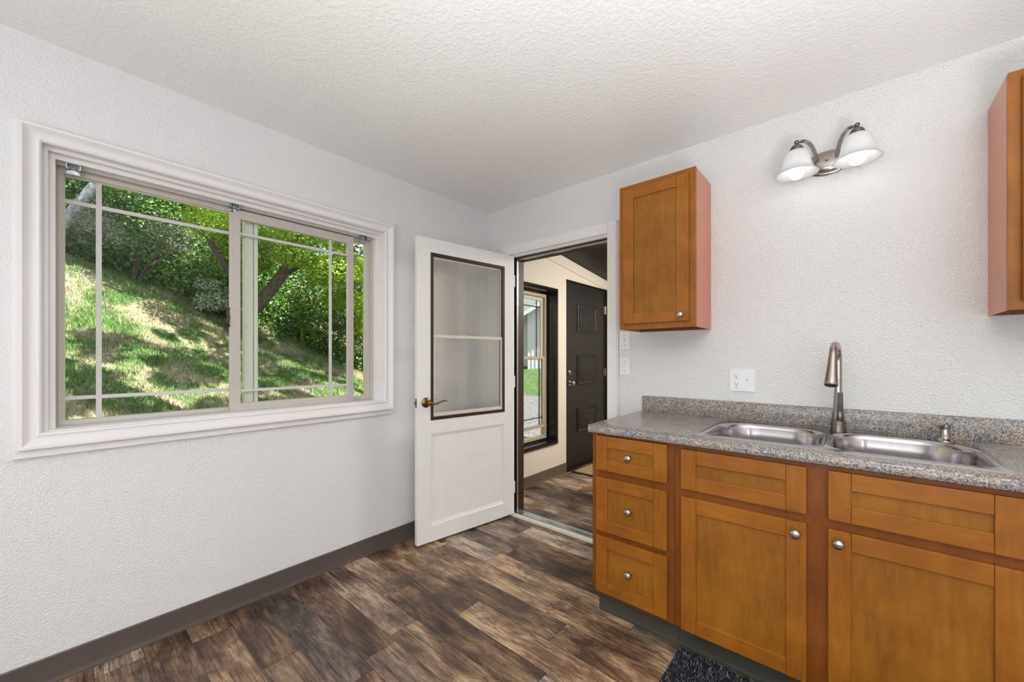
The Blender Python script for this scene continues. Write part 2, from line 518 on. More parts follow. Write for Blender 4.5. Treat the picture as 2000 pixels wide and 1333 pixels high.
class G:
    """collects simple shapes into one bmesh"""

    def __init__(self):
        self.bm = bmesh.new()

    def box(self, x0, x1, y0, y1, z0, z1, bev=0.0, seg=2):
        t = bmesh.new()
        bmesh.ops.create_cube(t, size=1.0)
        for v in t.verts:
            v.co = Vector((x0 + (v.co.x + .5) * (x1 - x0), y0 + (v.co.y + .5) * (y1 - y0), z0 + (v.co.z + .5) * (z1 - z0)))
        if bev > 0:
            bmesh.ops.bevel(t, geom=list(t.edges), offset=bev, segments=seg, profile=0.5, affect='EDGES', clamp_overlap=True)
        self.join(t)
        return self

    def join(self, t, mat=None):
        if mat is not None:
            t.transform(mat)
        me = bpy.data.meshes.new('tmp')
        t.to_mesh(me)
        t.free()
        self.bm.from_mesh(me)
        bpy.data.meshes.remove(me)

    def tube(self, pts, r, seg=12, cap=True, flat=None):
        """r scalar or list; flat=(w,h) makes a strap of rectangular section"""
        pts = [Vector(p) for p in pts]
        n = len(pts)
        rs = r if isinstance(r, (list, tuple)) else [r] * n
        t = bmesh.new()
        prev = None
        rings = []
        for i, p in enumerate(pts):
            d = (pts[min(i + 1, n - 1)] - pts[max(i - 1, 0)]).normalized()
            if prev is None:
                a = Vector((0, 0, 1)) if abs(d.z) < 0.9 else Vector((0, 1, 0))
                s = d.cross(a).normalized()
            else:
                s = (prev - d * prev.dot(d)).normalized()
            prev = s
            q = d.cross(s).normalized()
            ring = []
            if flat:
                w, h = flat
                for a, b_ in ((w, h), (-w, h), (-w, -h), (w, -h)):
                    ring.append(t.verts.new(p + s * a * rs[i] + q * b_ * rs[i]))
            else:
                for k in range(seg):
                    an = 2 * math.pi * k / seg
                    ring.append(t.verts.new(p + (s * math.cos(an) + q * math.sin(an)) * rs[i]))
            rings.append(ring)
        for a, b_ in zip(rings, rings[1:]):
            m = len(a)
            for k in range(m):
                t.faces.new((a[k], a[(k + 1) % m], b_[(k + 1) % m], b_[k]))
        if cap:
            t.faces.new(list(reversed(rings[0])))
            t.faces.new(rings[-1])
        bmesh.ops.recalc_face_normals(t, faces=list(t.faces))
        self.join(t)
        return self

    def lathe(self, prof, seg=24, mat=None, close=True):
        """prof: [(r,z)] about Z"""
        t = bmesh.new()
        rings = []
        for r, z in prof:
            if r < 1e-6:
                rings.append([t.verts.new((0, 0, z))])
            else:
                rings.append([t.verts.new((r * math.cos(2 * math.pi * k / seg), r * math.sin(2 * math.pi * k / seg), z)) for k in range(seg)])
        for a, b_ in zip(rings, rings[1:]):
            for k in range(seg):
                k2 = (k + 1) % seg
                if len(a) == 1 and len(b_) == 1:
                    continue
                if len(a) == 1:
                    t.faces.new((a[0], b_[k2], b_[k]))
                elif len(b_) == 1:
                    t.faces.new((a[k], a[k2], b_[0]))
                else:
                    t.faces.new((a[k], a[k2], b_[k2], b_[k]))
        if close:
            if len(rings[0]) > 1:
                t.faces.new(list(reversed(rings[0])))
            if len(rings[-1]) > 1:
                t.faces.new(rings[-1])
        bmesh.ops.recalc_face_normals(t, faces=list(t.faces))
        self.join(t, mat)
        return self

    def prism(self, poly, axis, d0, d1):
        """poly: 2-D points in the two other axes (cyclic order after axis), extruded from d0 to d1"""
        t = bmesh.new()

        def P(p, d):
            c = [0, 0, 0]
            c[axis] = d
            c[(axis + 1) % 3] = p[0]
            c[(axis + 2) % 3] = p[1]
            return c
        a = [t.verts.new(P(p, d0)) for p in poly]
        b_ = [t.verts.new(P(p, d1)) for p in poly]
        n = len(poly)
        for k in range(n):
            t.faces.new((a[k], a[(k + 1) % n], b_[(k + 1) % n], b_[k]))
        t.faces.new(list(reversed(a)))
        t.faces.new(b_)
        bmesh.ops.recalc_face_normals(t, faces=list(t.faces))
        self.join(t)
        return self

    def ring(self, a0, a1, b0, b1, prof, fn):
        """mitred frame: closed profile of (outward offset, depth) swept round a rectangle; fn(a,b,depth)->xyz"""
        t = bmesh.new()
        cs = []
        for sa, sb in ((-1, -1), (1, -1), (1, 1), (-1, 1)):
            cs.append([t.verts.new(fn((a0 if sa < 0 else a1) + sa * o, (b0 if sb < 0 else b1) + sb * o, d)) for o, d in prof])
        n = len(prof)
        for i in range(4):
            p, q = cs[i], cs[(i + 1) % 4]
            for k in range(n):
                t.faces.new((p[k], p[(k + 1) % n], q[(k + 1) % n], q[k]))
        bmesh.ops.recalc_face_normals(t, faces=list(t.faces))
        self.join(t)
        return self

    def xf(self, mat):
        self.bm.transform(mat)
        return self


ROOT = {}


def tag(o, label=None, cat=None, group=None, kind=None):
    if label:
        o['label'] = label
    if cat:
        o['category'] = cat
    if group:
        o['group'] = group
    if kind:
        o['kind'] = kind
    return o


def root(name, loc, label=None, cat=None, group=None, kind=None, rotz=0.0):
    o = bpy.data.objects.new(name, None)
    COL.objects.link(o)
    o.empty_display_size = 0.05
    o.location = loc
    o.rotation_euler = (0, 0, rotz)
    ROOT[o.name] = Matrix.Translation(loc) @ Matrix.Rotation(rotz, 4, 'Z')
    return tag(o, label, cat, group, kind)


def obj(name, g, mat, parent=None, smooth=None, local=False, label=None):
    bm = g.bm if isinstance(g, G) else g
    me = bpy.data.meshes.new(name)
    if parent is not None:
        Mx = ROOT[parent.name]
        if not local:
            bm.transform(Mx.inverted())
    bm.to_mesh(me)
    bm.free()
    if smooth is not None:
        me.polygons.foreach_set('use_smooth', [True] * len(me.polygons))
        me.set_sharp_from_angle(angle=math.radians(smooth))
    me.materials.append(mat)
    o = bpy.data.objects.new(name, me)
    COL.objects.link(o)
    if parent is not None:
        o.parent = parent
        ROOT[o.name] = Mx
    if label:
        o['label'] = label
    return o


def struct(name, g, mat, smooth=None, label=None, cat=None):
    o = obj(name, g, mat, None, smooth)
    return tag(o, label, cat, None, 'structure')


def sphere_prof(r, zc, n=8, top=True, a0=-90, a1=90):
    return [(max(0.0, r * math.cos(math.radians(a0 + (a1 - a0) * i / n))), zc + r * math.sin(math.radians(a0 + (a1 - a0) * i / n))) for i in range(n + 1)]


TO_MINUS_Y = Matrix.Rotation(math.radians(90), 4, 'X')       # lathe +Z -> -Y
TO_PLUS_X = Matrix.Rotation(math.radians(90), 4, 'Y')        # lathe +Z -> +X


def T(x, y, z):
    return Matrix.Translation((x, y, z))


# ------------------------------------------------------------------ room shell
H = 2.44
OPX0, OPX1, OPZ = 0.262, 1.10, 2.042          # doorway in the sink wall
WY0, WY1, WZ0, WZ1 = -2.398, -0.973, 0.960, 2.047   # kitchen window opening
RX, RY = 4.2, -4.6

floor = G().box(-0.14, RX + .1, RY - .1, 2.75, -0.12, 0.0)
struct('floor', floor, M['floor'], label='dark brown wood plank vinyl floor of kitchen and entry', cat='floor')
struct('ceiling', G().box(-0.14, RX + .1, RY - .1, 0.13, H, H + 0.15), M['ceil'], label='white ceiling with knockdown texture over the kitchen', cat='ceiling')

g = G()
g.box(-0.14, 0, RY - .1, WY0, 0, H).box(-0.14, 0, WY1, 0.0, 0, H).box(-0.14, 0, WY0, WY1, 0, WZ0).box(-0.14, 0, WY0, WY1, WZ1, H)
struct('wall_left', g, M['wall'], label='white textured kitchen wall around the sliding window', cat='wall')
g = G()
g.box(-0.14, OPX0, 0, 0.13, 0, H).box(OPX1, RX + .1, 0, 0.13, 0, H).box(OPX0, OPX1, 0, 0.13, OPZ, H)
struct('wall_back', g, M['wall_r'], label='white textured wall behind the sink and cabinets', cat='wall')
struct('wall_right', G().box(RX, RX + .1, RY, 0, 0, H), M['wall'], label='plain white kitchen wall out of view to the right', cat='wall')
struct('wall_front', G().box(0, RX, RY - .1, RY, 0, H), M['wall'], label='plain white kitchen wall behind the photographer', cat='wall')

# entry room beyond the doorway
EX = -0.04


def ez(y):
    return 2.465 - 0.1233 * y


EWY0, EWY1, EWZ0, EWZ1 = 0.30, 1.036, 0.376, 1.918     # entry window opening
EDY0, EDY1, EDZ = 1.25, 2.18, 2.085                    # exterior door opening


def wallpiece(g, y0, y1, z0, z1=None):
    """piece of the entry wall; z1 None runs up to the sloped ceiling"""
    if z1 is not None:
        g.box(-0.20, EX, y0, y1, z0, z1)
    else:
        g.prism([(y0, z0), (y1, z0), (y1, ez(y1) + .1), (y0, ez(y0) + .1)], 0, -0.20, EX)


g = G()
wallpiece(g, 0.13, EWY0, 0)
wallpiece(g, EWY0, EWY1, 0, EWZ0)
wallpiece(g, EWY0, EWY1, EWZ1)
wallpiece(g, EWY1, EDY0, 0)
wallpiece(g, EDY0, EDY1, EDZ)
wallpiece(g, EDY1, 2.70, 0)
struct('wall_entry_left', g, M['entry'], label='cream entry wall with the black window and black door', cat='wall')
g = G().prism([(2.60, 0), (2.75, 0), (2.75, ez(2.75) + .1), (2.60, ez(2.6) + .1)], 0, EX, 2.3)
struct('wall_entry_far', g, M['entry'], label='cream far wall of the entry', cat='wall')
g = G().prism([(0.13, 0), (2.75, 0), (2.75, ez(2.75) + .1), (0.13, ez(.13) + .1)], 0, 2.2, 2.3)
struct('wall_entry_right', g, M['entry'], label='cream side wall of the entry out of view', cat='wall')
g = G().prism([(0.10, ez(.10)), (2.9, ez(2.9)), (2.9, ez(2.9) + .14), (0.10, ez(.10) + .14)], 0, -0.35, 2.4)
struct('ceiling_entry', g, M['dark_ceiling'], label='dark stained sloping board ceiling of the entry', cat='ceiling')
g = G()
g.prism([(0.13, ez(.13) - .115), (2.6, ez(2.6) - .115), (2.6, ez(2.6) - .004), (0.13, ez(.13) - .004)], 0, EX, EX + 0.014)
struct('trim_1', g, M['entry'], label='cream frieze board under the sloping entry ceiling', cat='trim')


def cove(g, axis_pts, h=0.104, t=0.006, toe=0.014):
    """vinyl cove base along a wall: ((x0,y0),(x1,y1)), body on the left of the direction"""
    (x0, y0), (x1, y1) = axis_pts
    d = Vector((x1 - x0, y1 - y0, 0))
    ln = d.length
    d.normalize()
    n = Vector((-d.y, d.x, 0))
    prof = [(0.0, 0.0), (toe, 0.0), (toe, 0.004), (toe * 0.75, 0.006), (t * 1.2, 0.016), (t, 0.022), (t, h - .004), (t * .4, h), (0.0, h)]
    t_ = bmesh.new()
    A = [t_.verts.new(Vector((x0, y0, 0)) + n * o + Vector((0, 0, z))) for o, z in prof]
    B = [t_.verts.new(Vector((x1, y1, 0)) + n * o + Vector((0, 0, z))) for o, z in prof]
    k = len(prof)
    for i in range(k):
        t_.faces.new((A[i], A[(i + 1) % k], B[(i + 1) % k], B[i]))
    t_.faces.new(list(reversed(A)))
    t_.faces.new(B)
    bmesh.ops.recalc_face_normals(t_, faces=list(t_.faces))
    g.join(t_)
    return g


struct('baseboard_left', cove(G(), ((0, -0.001), (0, RY))), M['vinyl_base'], 40, label='taupe vinyl cove baseboard under the kitchen window', cat='baseboard')
g = G()
cove(g, ((EX, EDY0 - 0.012), (EX, 0.131)))
struct('baseboard_entry', g, M['vinyl_base_entry'], 40, label='brown vinyl cove baseboard under the entry window', cat='baseboard')

# ------------------------------------------------------------------ kitchen window (window_1)
fX = lambda a, b, d: (d, a, b)      # frame in a wall of constant X
win = root('window_1', (0, (WY0 + WY1) / 2, WZ0), 'white cased sliding window looking onto the grassy hillside', 'window', kind='structure')
g = G()
g.box(0.0, 0.021, -2.468, WY0 - .002, 0.872, 2.106).box(0.0, 0.021, WY1 + .002, -0.919, 0.872, 2.106)
g.box(0.0, 0.021, WY0 - .002, WY1 + .002, 0.872, WZ0 - .002).box(0.0, 0.021, WY0 - .002, WY1 + .002, WZ1 + .002, 2.106)
obj('backing_board', g, M['trim'], win)
prof = [(0.0, 0.0), (0.0, 0.016), (0.006, 0.021), (0.010, 0.021), (0.014, 0.017), (0.024, 0.018), (0.034, 0.022), (0.041, 0.029), (0.046, 0.034), (0.055, 0.035), (0.0565, 0.033), (0.0565, 0.0155)]
prof = [(o, d + .009) for o, d in prof]
g = G().ring(WY0, WY1, WZ0, WZ1, [(0.0, 0.0)] + prof[1:] + [(0.04, 0.0205), (0.04, 0.0)], fX)
obj('casing', g, M['trim'], win, 25)
g = G()
for inset, xa, xb in ((0.0145, -0.006, -0.030), (0.033, -0.030, -0.060)):
    g.box(xb, xa, WY0, WY0 + inset, WZ0, WZ1).box(xb, xa, WY1 - inset, WY1, WZ0, WZ1)
    g.box(xb, xa, WY0 + inset, WY1 - inset, WZ1 - inset, WZ1)
g.box(-0.13, 0.0, WY0, WY1, WZ0 - 0.01, WZ0 + 0.004)
obj('jamb_stop', g, M['trim'], win)
# taupe aluminium main frame
MY0, MY1, MZ0, MZ1 = WY0 + 0.031, WY1 - 0.043, WZ0 + 0.003, WZ1 - 0.040
g = G().ring(MY0, MY1, MZ0, MZ1, [(0.04, -0.058), (-0.004, -0.058), (-0.004, -0.085), (-0.024, -0.088), (-0.024, -0.128), (0.04, -0.128)], fX)
frame = obj('frame', g, M['alu'], win, label='taupe aluminium window frame')
g = G().ring(MY0, MY1, MZ0, MZ1, [(-0.010, -0.086), (-0.010, -0.0835), (-0.0125, -0.0835), (-0.0125, -0.086)], fX)
obj('track_lip', g, M['alu_cream'], frame)
# fixed outer light on the left with its meeting stile
FY1 = -1.69
g = G().ring(MY0 + .024, FY1 - .02, MZ0 + .018, MZ1 - .024, [(0.004, -0.100), (-0.004, -0.100), (-0.004, -0.118), (0.004, -0.118)], fX)
g.box(-0.128, -0.092, FY1 - .03, FY1 + .012, MZ0, MZ1, .003)
g.box(-0.128, -0.088, FY1 + .014, FY1 + .032, MZ0, MZ1, .002)
fx_ = obj('fixed_light_frame', g, M['alu_cream'], win)
obj('fixed_glass', G().box(-0.111, -0.108, MY0 + .02, FY1 - .01, MZ0 + .014, MZ1 - .02), M['glass'], win)
g = G()
g.box(-0.115, -0.104, -2.253, -2.236, MZ0 + .016, MZ1 - .022)
g.box(-0.1145, -0.1045, MY0 + .022, FY1 - .02, 1.871, 1.886)
g.box(-0.1145, -0.1045, MY0 + .022, FY1 - .02, 1.068, 1.083)
obj('muntin_grid', g, M['muntin'], fx_)
g = G()
for z in (1.443, 1.395):
    g.ring(FY1 - .024, FY1 - .015, z, z + .018, [(0.002, -0.0922), (-0.001, -0.0922), (-0.001, -0.0895), (0.002, -0.0895)], fX)
obj('latch_keeper', g, M['silver'], fx_)
# sliding sash on the inner track, pushed a little open
SY0, SY1, SZ0, SZ1 = -1.789, -1.139, WZ0 + .004, MZ1 - .012
sash = obj('sliding_sash', G().ring(SY0 + .046, SY1 - .037, SZ0 + .043, SZ1 - .047,
           [(0.0, -0.066), (0.002, -0.061), (0.036, -0.061), (0.037, -0.064), (0.037, -0.083), (0.0, -0.083)], fX)
           .box(-0.084, -0.0605, SY0, SY0 + .014, SZ0, SZ1, .002).box(-0.083, -0.062, SY0 + .006, SY1, SZ1 - .012, SZ1).box(-.083, -.062, SY0 + .006, SY1, SZ0, SZ0 + .008),
           M['alu'], win, label='taupe sash slid slightly open')
obj('sash_glass', G().box(-0.0755, -0.0725, SY0 + .04, SY1 - .03, SZ0 + .036, SZ1 - .04), M['glass'], sash)
g = G()
g.box(-0.079, -0.069, -1.287, -1.273, SZ0 + .038, SZ1 - .042)
g.box(-0.0785, -0.0695, SY0 + .042, SY1 - .034, 1.871, 1.885)
g.box(-0.0785, -0.0695, SY0 + .042, SY1 - .034, 1.064, 1.078)
obj('muntin_grid', g, M['muntin'], sash)
g = G().tube([(-0.068, SY0 - .004, 1.397), (-0.055, SY0 - .012, 1.412), (-0.062, SY0 - .006, 1.442), (-0.055, SY0 - .012, 1.472), (-0.068, SY0 - .004, 1.492)], 1.0, flat=(.006, .004))
obj('sash_latch', g, M['brown_frame'], sash, 40)

# metal blind brackets along the window head
for i, (y, lab) in enumerate([(-2.318, 'small zinc blind bracket at the left end of the window head'),
                              (-1.775, 'small zinc blind bracket in the middle of the window head'),
                              (-1.085, 'small zinc blind bracket at the right end of the window head')]):
    z = WZ1 - 0.034
    r_ = root('blind_bracket', (-0.04, y, z), lab, 'bracket', 'blind brackets on the window head')
    g = G().box(-0.062, -0.026, y - .019, y + .019, z - .003, z, .0005)
    g.box(-0.0635, -0.0605, y - .019, y + .019, z - .036, z, .0005)
    obj('bracket_body', g, M['zinc'], r_)
    g = G().box(-0.060, -0.03, y - .020, y - .017, z - .022, z - .003).box(-0.060, -0.03, y + .017, y + .020, z - .022, z - .003)
    g.tube([(-0.058, y - .016, z - .02), (-0.046, y, z - .012), (-0.058, y + .016, z - .02)], .0022, 8)
    obj('side_clip', g, M['zinc'], r_)
    g = G().lathe([(0, 0), (.004, 0), (.0035, .0015), (0, .002)], 10, T(-0.0605, y - .008, z - .026) @ TO_PLUS_X)
    obj('screw', g, M['silver'], r_)
    g = G().lathe([(0, 0), (.004, 0), (.0035, .0015), (0, .002)], 10, T(-0.0605, y + .008, z - .026) @ TO_PLUS_X)
    obj('screw', g, M['silver'], r_)

# ------------------------------------------------------------------ doorway trim (trim_2), threshold (trim_3)
fY = lambda a, b, d: (a, d, b)
cs = root('trim_2', (OPX0, 0, 0), 'white casing and jamb around the kitchen doorway', 'trim', kind='structure')
g = G()
g.box(0.178, OPX0 - .003, -0.026, 0, 0, OPZ + .004, .003)
g.box(OPX1 + .004, 1.168, -0.026, 0, 0, 2.118, .003)
g.box(0.178, OPX1 + .004, -0.026, 0, OPZ + .004, 2.118, .003)
obj('casing', g, M['trim'], cs)
obj('casing_edge_strip', G().box(1.168, 1.176, -0.020, 0, 0, 2.112, .002), M['trim'], cs)
g = G()
g.box(OPX0 - .004, OPX0, -0.006, 0.13, 0, OPZ).box(OPX1, OPX1 + .004, -0.006, 0.13, 0, OPZ)
g.box(OPX0, OPX1, -0.006, 0.045, OPZ - .004, OPZ + .004)
g.box(OPX0, OPX1, -0.006, 0.018, OPZ - .013, OPZ - .003)
obj('jamb', g, M['trim'], cs)
g = G()
g.box(OPX0 - .001, OPX0 + .012, 0.045, 0.052, 0, OPZ).box(OPX0, OPX1, 0.045, 0.053, OPZ - .012, OPZ)
obj('door_seal', g, M['seal'], cs)
g = G()
g.box(OPX0 - .001, OPX0 + .015, 0.052, 0.066, 0.02, OPZ - .015, .001).box(OPX0 + .01, OPX1, 0.053, 0.075, OPZ - .026, OPZ, .001)
for k in range(9):
    g.lathe([(0, 0), (.003, 0), (0, .0015)], 8, T(OPX0 + .015, 0.059, .2 + k * .21) @ TO_PLUS_X)
obj('weatherstrip', g, M['silver'], cs)
g = G()
g.box(OPX0 - .001, OPX0 + .017, 0.066, 0.132, 0.0, OPZ - .026).box(OPX1 - .012, OPX1 + .001, 0.066, 0.132, 0.0, OPZ - .026)
g.box(OPX0, OPX1, 0.075, 0.132, OPZ - .028, OPZ)
obj('stop_strip', g, M['brown_frame'], cs, label='brown painted outer stop')
th = root('trim_3', ((OPX0 + OPX1) / 2, 0.03, 0), 'silver metal threshold across the kitchen doorway', 'threshold', kind='structure')
obj('front_strip', G().prism([(-0.028, 0), (0.004, 0), (0.004, .016), (-0.022, .012)], 0, OPX0, OPX1), M['alu_cream'], th)
obj('threshold_plate', G().prism([(0.004, 0), (0.105, 0), (0.105, .004), (0.092, .010), (0.085, .010), (0.083, .016), (0.077, .016), (0.075, .010), (0.066, .010), (0.064, .016), (0.058, .016), (0.056, .010), (0.048, .010), (0.046, .019), (0.010, .019), (0.004, .016)], 0, OPX0, OPX1), M['silver'], th)
for x in (0.40, 0.62, 0.84):
    obj('screw', G().lathe([(0, 0), (.0045, 0), (.004, .001), (0, .0012)], 10, T(x, 0.026, .019)), M['seal'], th)

# ------------------------------------------------------------------ white half-glass door (door_1), standing open
DW = 0.8345
ang = math.atan2(-0.98978, -0.142596)
d1 = root('door_1', (0.296, -0.006, 0), 'white half glass door with brown framed panes, standing open', 'door', kind='structure', rotz=ang)
TH = -0.035


def D(name, g, m, parent=d1, smooth=None, label=None):
    return obj(name, g, m, parent, smooth, True, label)


Z0, Z1 = 0.015, 2.033
g = G()
g.box(0.0, 0.100, TH, 0, Z0, Z1, .002).box(0.736, DW, TH, 0, Z0, Z1, .002)
g.box(0.099, 0.737, TH, 0, 1.938, Z1, .0).box(0.099, 0.737, TH, 0, 0.732, 0.823, .0).box(0.099, 0.737, TH, 0, Z0, 0.118, .0)
leaf = D('door_slab', g, M['door_white'])
fD = lambda a, b, d: (a, d, b)
D('lower_panel', G().box(0.098, 0.738, -0.026, -0.012, 0.115, 0.735), M['door_white'])
D('panel_molding', G().ring(0.100, 0.736, 0.118, 0.732, [(0, -0.012), (0, -0.001), (-.004, -0.001), (-.008, -0.006), (-.018, -0.008), (-.020, -0.012)], fD), M['door_white'], smooth=25)
D('window_surround', G().ring(0.100, 0.736, 0.823, 1.938, [(0.001, -0.037), (0.001, 0.002), (-.019, 0.002), (-.021, -.001), (-.021, -0.037)], fD), M['brown_frame'], label='dark brown frame around the panes')
up = D('upper_pane_frame', G().ring(0.121, 0.715, 1.385, 1.917, [(0.001, -.022), (0.001, -.015), (-.010, -.015), (-.010, -.022)], fD), M['alu_cream'])
D('pane', G().box(0.129, 0.707, -0.0195, -0.0170, 1.393, 1.909), M['glass_door'], up)
lw = D('lower_pane_frame', G().ring(0.121, 0.715, 0.844, 1.393, [(0.001, -.012), (0.001, -.003), (-.012, -.003), (-.012, -.012)], fD)
       .box(0.121, 0.715, -.012, -.001, 0.844, 0.868, .002).box(0.121, 0.715, -.012, -.001, 1.372, 1.393, .002), M['alu_cream'])
D('pane', G().box(0.131, 0.705, -0.0085, -0.006, 0.855, 1.383), M['glass_door'], lw)
# lever set
hz = 0.943
hs = D('door_handle', G().lathe([(0, 0), (.033, 0), (.033, .004), (.027, .009), (.018, .012), (.012, .014), (.0115, .045), (.014, .047), (.014, .060), (.010, .064), (0, .065)], 28, T(0.772, 0, hz) @ Matrix.Rotation(math.radians(-90), 4, 'X')), M['brass'], smooth=40, label='antique brass lever handle')
pts = [(0.772, .054, hz - .002), (0.745, .056, hz - .008), (0.715, .055, hz - .004), (0.685, .052, hz + .006), (0.66, .052, hz + .010), (0.645, .054, hz + .006)]
D('lever', G().tube(pts, [.0095, .0085, .0075, .0068, .006, .004], 12), M['pewter'], hs, 60)
hs2 = D('door_handle', G().lathe([(0, 0), (.033, 0), (.033, .004), (.027, .009), (.012, .014), (.0115, .045), (.014, .060), (0, .063)], 24, T(0.772, TH, hz) @ Matrix.Rotation(math.radians(90), 4, 'X')).tube([(0.772, TH - .054, hz), (0.70, TH - .055, hz - .004), (0.65, TH - .054, hz + .006)], [.0095, .0075, .005], 10), M['brass'], smooth=40)
lp = D('latch_plate', G().box(DW - .0005, DW + .0012, -0.029, -0.006, hz - .030, hz + .030), M['pewter'])
D('latch_bolt', G().box(DW, DW + .011, -0.024, -0.011, hz - .010, hz + .010, .003), M['nickel_dark'], lp)
for z in (0.22, 1.05, 1.84):
    D('hinge', G().tube([(-.006, -.006, z - .045), (-.006, -.006, z + .045)], .006, 10).box(-.012, .0, -.03, -.004, z - .044, z + .044), M['door_white'], smooth=40)

# rubber wedge under the door
wx, wy = 0.296 - 0.142596 * 0.655, -0.006 - 0.98978 * 0.655
r_ = root('door_stop', (wx, wy, 0), 'small dark rubber wedge under the white door', 'doorstop', rotz=ang)
g = G().prism([(-0.075, 0), (0.030, 0), (0.030, .004), (0.022, .0125), (-0.012, .0135), (-0.02, .0135), (-0.075, .003)], 0, -0.018, 0.018)
obj('wedge_body', g, M['brown_frame'], r_, local=True)
g = G()
for k in range(3):
    g.box(-0.0165, 0.0165, 0.004 + k * .007, 0.007 + k * .007, 0.012 - k * .0005, 0.0142 - k * .0016)
obj('tread_rib', g, M['seal'], r_, local=True)

# ------------------------------------------------------------------ entry window (window_2) and exterior door (door_2)
w2 = root('window_2', (EX, .67, EWZ0), 'tall black trimmed sash window in the entry wall', 'window', kind='structure')
fE = lambda a, b, d: (d, a, b)
g = G().ring(EWY0, EWY1, EWZ0, EWZ1, [(0.0, EX), (0, EX + .018), (.034, EX + .018), (.036, EX + .016), (.036, EX)], fE)
obj('casing', g, M['dark_trim'], w2, label='glossy black brown casing')
g = G().ring(EWY0, EWY1, EWZ0, EWZ1, [(0.006, EX + .018), (-.002, EX + .018), (-.002, -0.19), (0.006, -0.19)], fE)
g.ring(EWY0, EWY1, EWZ0, EWZ1, [(0.004, -0.128), (-.022, -0.128), (-.022, -0.19), (0.004, -0.19)], fE)
obj('reveal', g, M['dark_trim'], w2)
y0, y1, z0, z1 = EWY0 + .022, EWY1 - .022, EWZ0 + .022, EWZ1 - .026
fr = obj('frame', G().ring(y0, y1, z0, z1, [(0.004, -0.132), (-.026, -0.132), (-.026, -0.150), (-.030, -0.150), (-.030, -0.185), (0.004, -0.185)], fE), M['alu_tan'], w2, label='tan vinyl window frame')
ys0, ys1 = y0 + .028, y1 - .028
zm = 1.215
g = G().ring(ys0, ys1, zm, z1 - .028, [(0.0, -0.160), (-.032, -0.160), (-.032, -0.178), (0.0, -0.178)], fE)
us = obj('upper_sash', g, M['alu_cream'], w2)
obj('pane', G().box(-0.170, -0.167, ys0 + .028, ys1 - .028, zm + .028, z1 - .056), M['glass'], us)
g = G()
g.box(-0.173, -0.164, ys1 - .105, ys1 - .094, zm + .03, z1 - .058).box(-0.1725, -0.1645, ys0 + .03, ys1 - .03, z1 - .135, z1 - .124)
g.box(-0.173, -0.164, ys0 + .094, ys0 + .105, zm + .03, z1 - .058)
obj('muntin_grid', g, M['nickel_dark'], us)
zl = z0 + .115
g = G().ring(ys0, ys1, zl, zm + .035, [(0.0, -0.136), (-.030, -0.136), (-.030, -0.155), (0.0, -0.155)], fE)
ls = obj('lower_sash', g, M['alu_tan'], w2)
obj('pane', G().box(-0.147, -0.144, ys0 + .026, ys1 - .026, zl + .026, zm + .010), M['glass'], ls)
g = G()
g.box(-0.150, -0.141, ys1 - .088, ys1 - .078, zl + .028, zm + .008).box(-0.150, -0.141, ys0 + .028, ys1 - .028, zl + .100, zl + .110)
obj('muntin_grid', g, M['nickel_dark'], ls)

d2 = root('door_2', (EX, EDY0, 0), 'black brown carved exterior door at the end of the entry', 'door', kind='structure')
g = G()
g.box(-0.19, EX + .004, EDY0, EDY0 + .012, 0, EDZ).box(-0.19, EX + .004, EDY1 - .012, EDY1, 0, EDZ).box(-0.19, EX + .004, EDY0, EDY1, EDZ - .012, EDZ)
obj('door_frame', g, M['dark_door'], d2)
a0, a1 = EDY0 + .013, EDY1 - .013
slab = obj('door_slab', G().box(-0.105, -0.060, a0, a1, 0.022, EDZ - .013, .002), M['dark_door'], d2)
yc0, yc1 = 1.508, 1.945
for (p0, p1) in ((1.527, 1.842), (0.928, 1.268), (0.385, 0.668)):
    t0 = 0.03
    g = G().ring(yc0, yc1, p0, p1, [(0.0, -0.061), (0.002, -0.052), (-.006, -0.046), (-.016, -0.050), (-.026, -0.056), (-.03, -0.061)], fE)
    g.box(-0.061, -0.056, yc0 + .045, yc1 - .045, p0 + .045, p1 - .045, .003)
    cy, cz = (yc0 + yc1) / 2, (p0 + p1) / 2
    for k in range(7):
        for q in range(5):
            yy_, zz_ = cy + (k - 3) * .046, cz + (q - 2) * (p1 - p0 - .12) / 5
            g.lathe([(0, .0045), (.008, .0035), (.014, .001), (.017, 0)], 8, T(-0.0563, yy_, zz_) @ TO_PLUS_X)
    g.lathe([(0, .008), (.014, .007), (.030, .004), (.045, 0)], 16, T(-0.0563, cy, cz) @ TO_PLUS_X)
    obj('carved_panel', g, M['dark_door'], d2, 35)
g = G().lathe([(0, 0), (.030, 0), (.030, .006), (.012, .010), (.011, .030), (.020, .036), (.027, .046), (.027, .056), (.018, .066), (0, .069)], 24, T(-0.060, 1.342, 0.955) @ TO_PLUS_X)
obj('door_knob', g, M['knob'], d2, 40)
g = G().lathe([(0, 0), (.027, 0), (.027, .010), (.020, .016), (0, .018)], 24, T(-0.060, 1.338, 1.072) @ TO_PLUS_X)
g.box(-0.044, -0.030, 1.334, 1.342, 1.058, 1.086, .002)
obj('deadbolt', g, M['knob'], d2, 40)
for z in (0.3, 1.05, 1.83):
    obj('hinge', G().tube([(-0.054, a1 - .002, z - .05), (-0.054, a1 - .002, z + .05)], .008, 10).box(-0.0605, -0.0575, a1 - .035, a1, z - .048, z + .048), M['pewter'], d2, 40)
obj('sill', G().box(-0.19, EX + .02, EDY0 + .012, EDY1 - .012, 0, .018, .003), M['dark_trim'], d2)

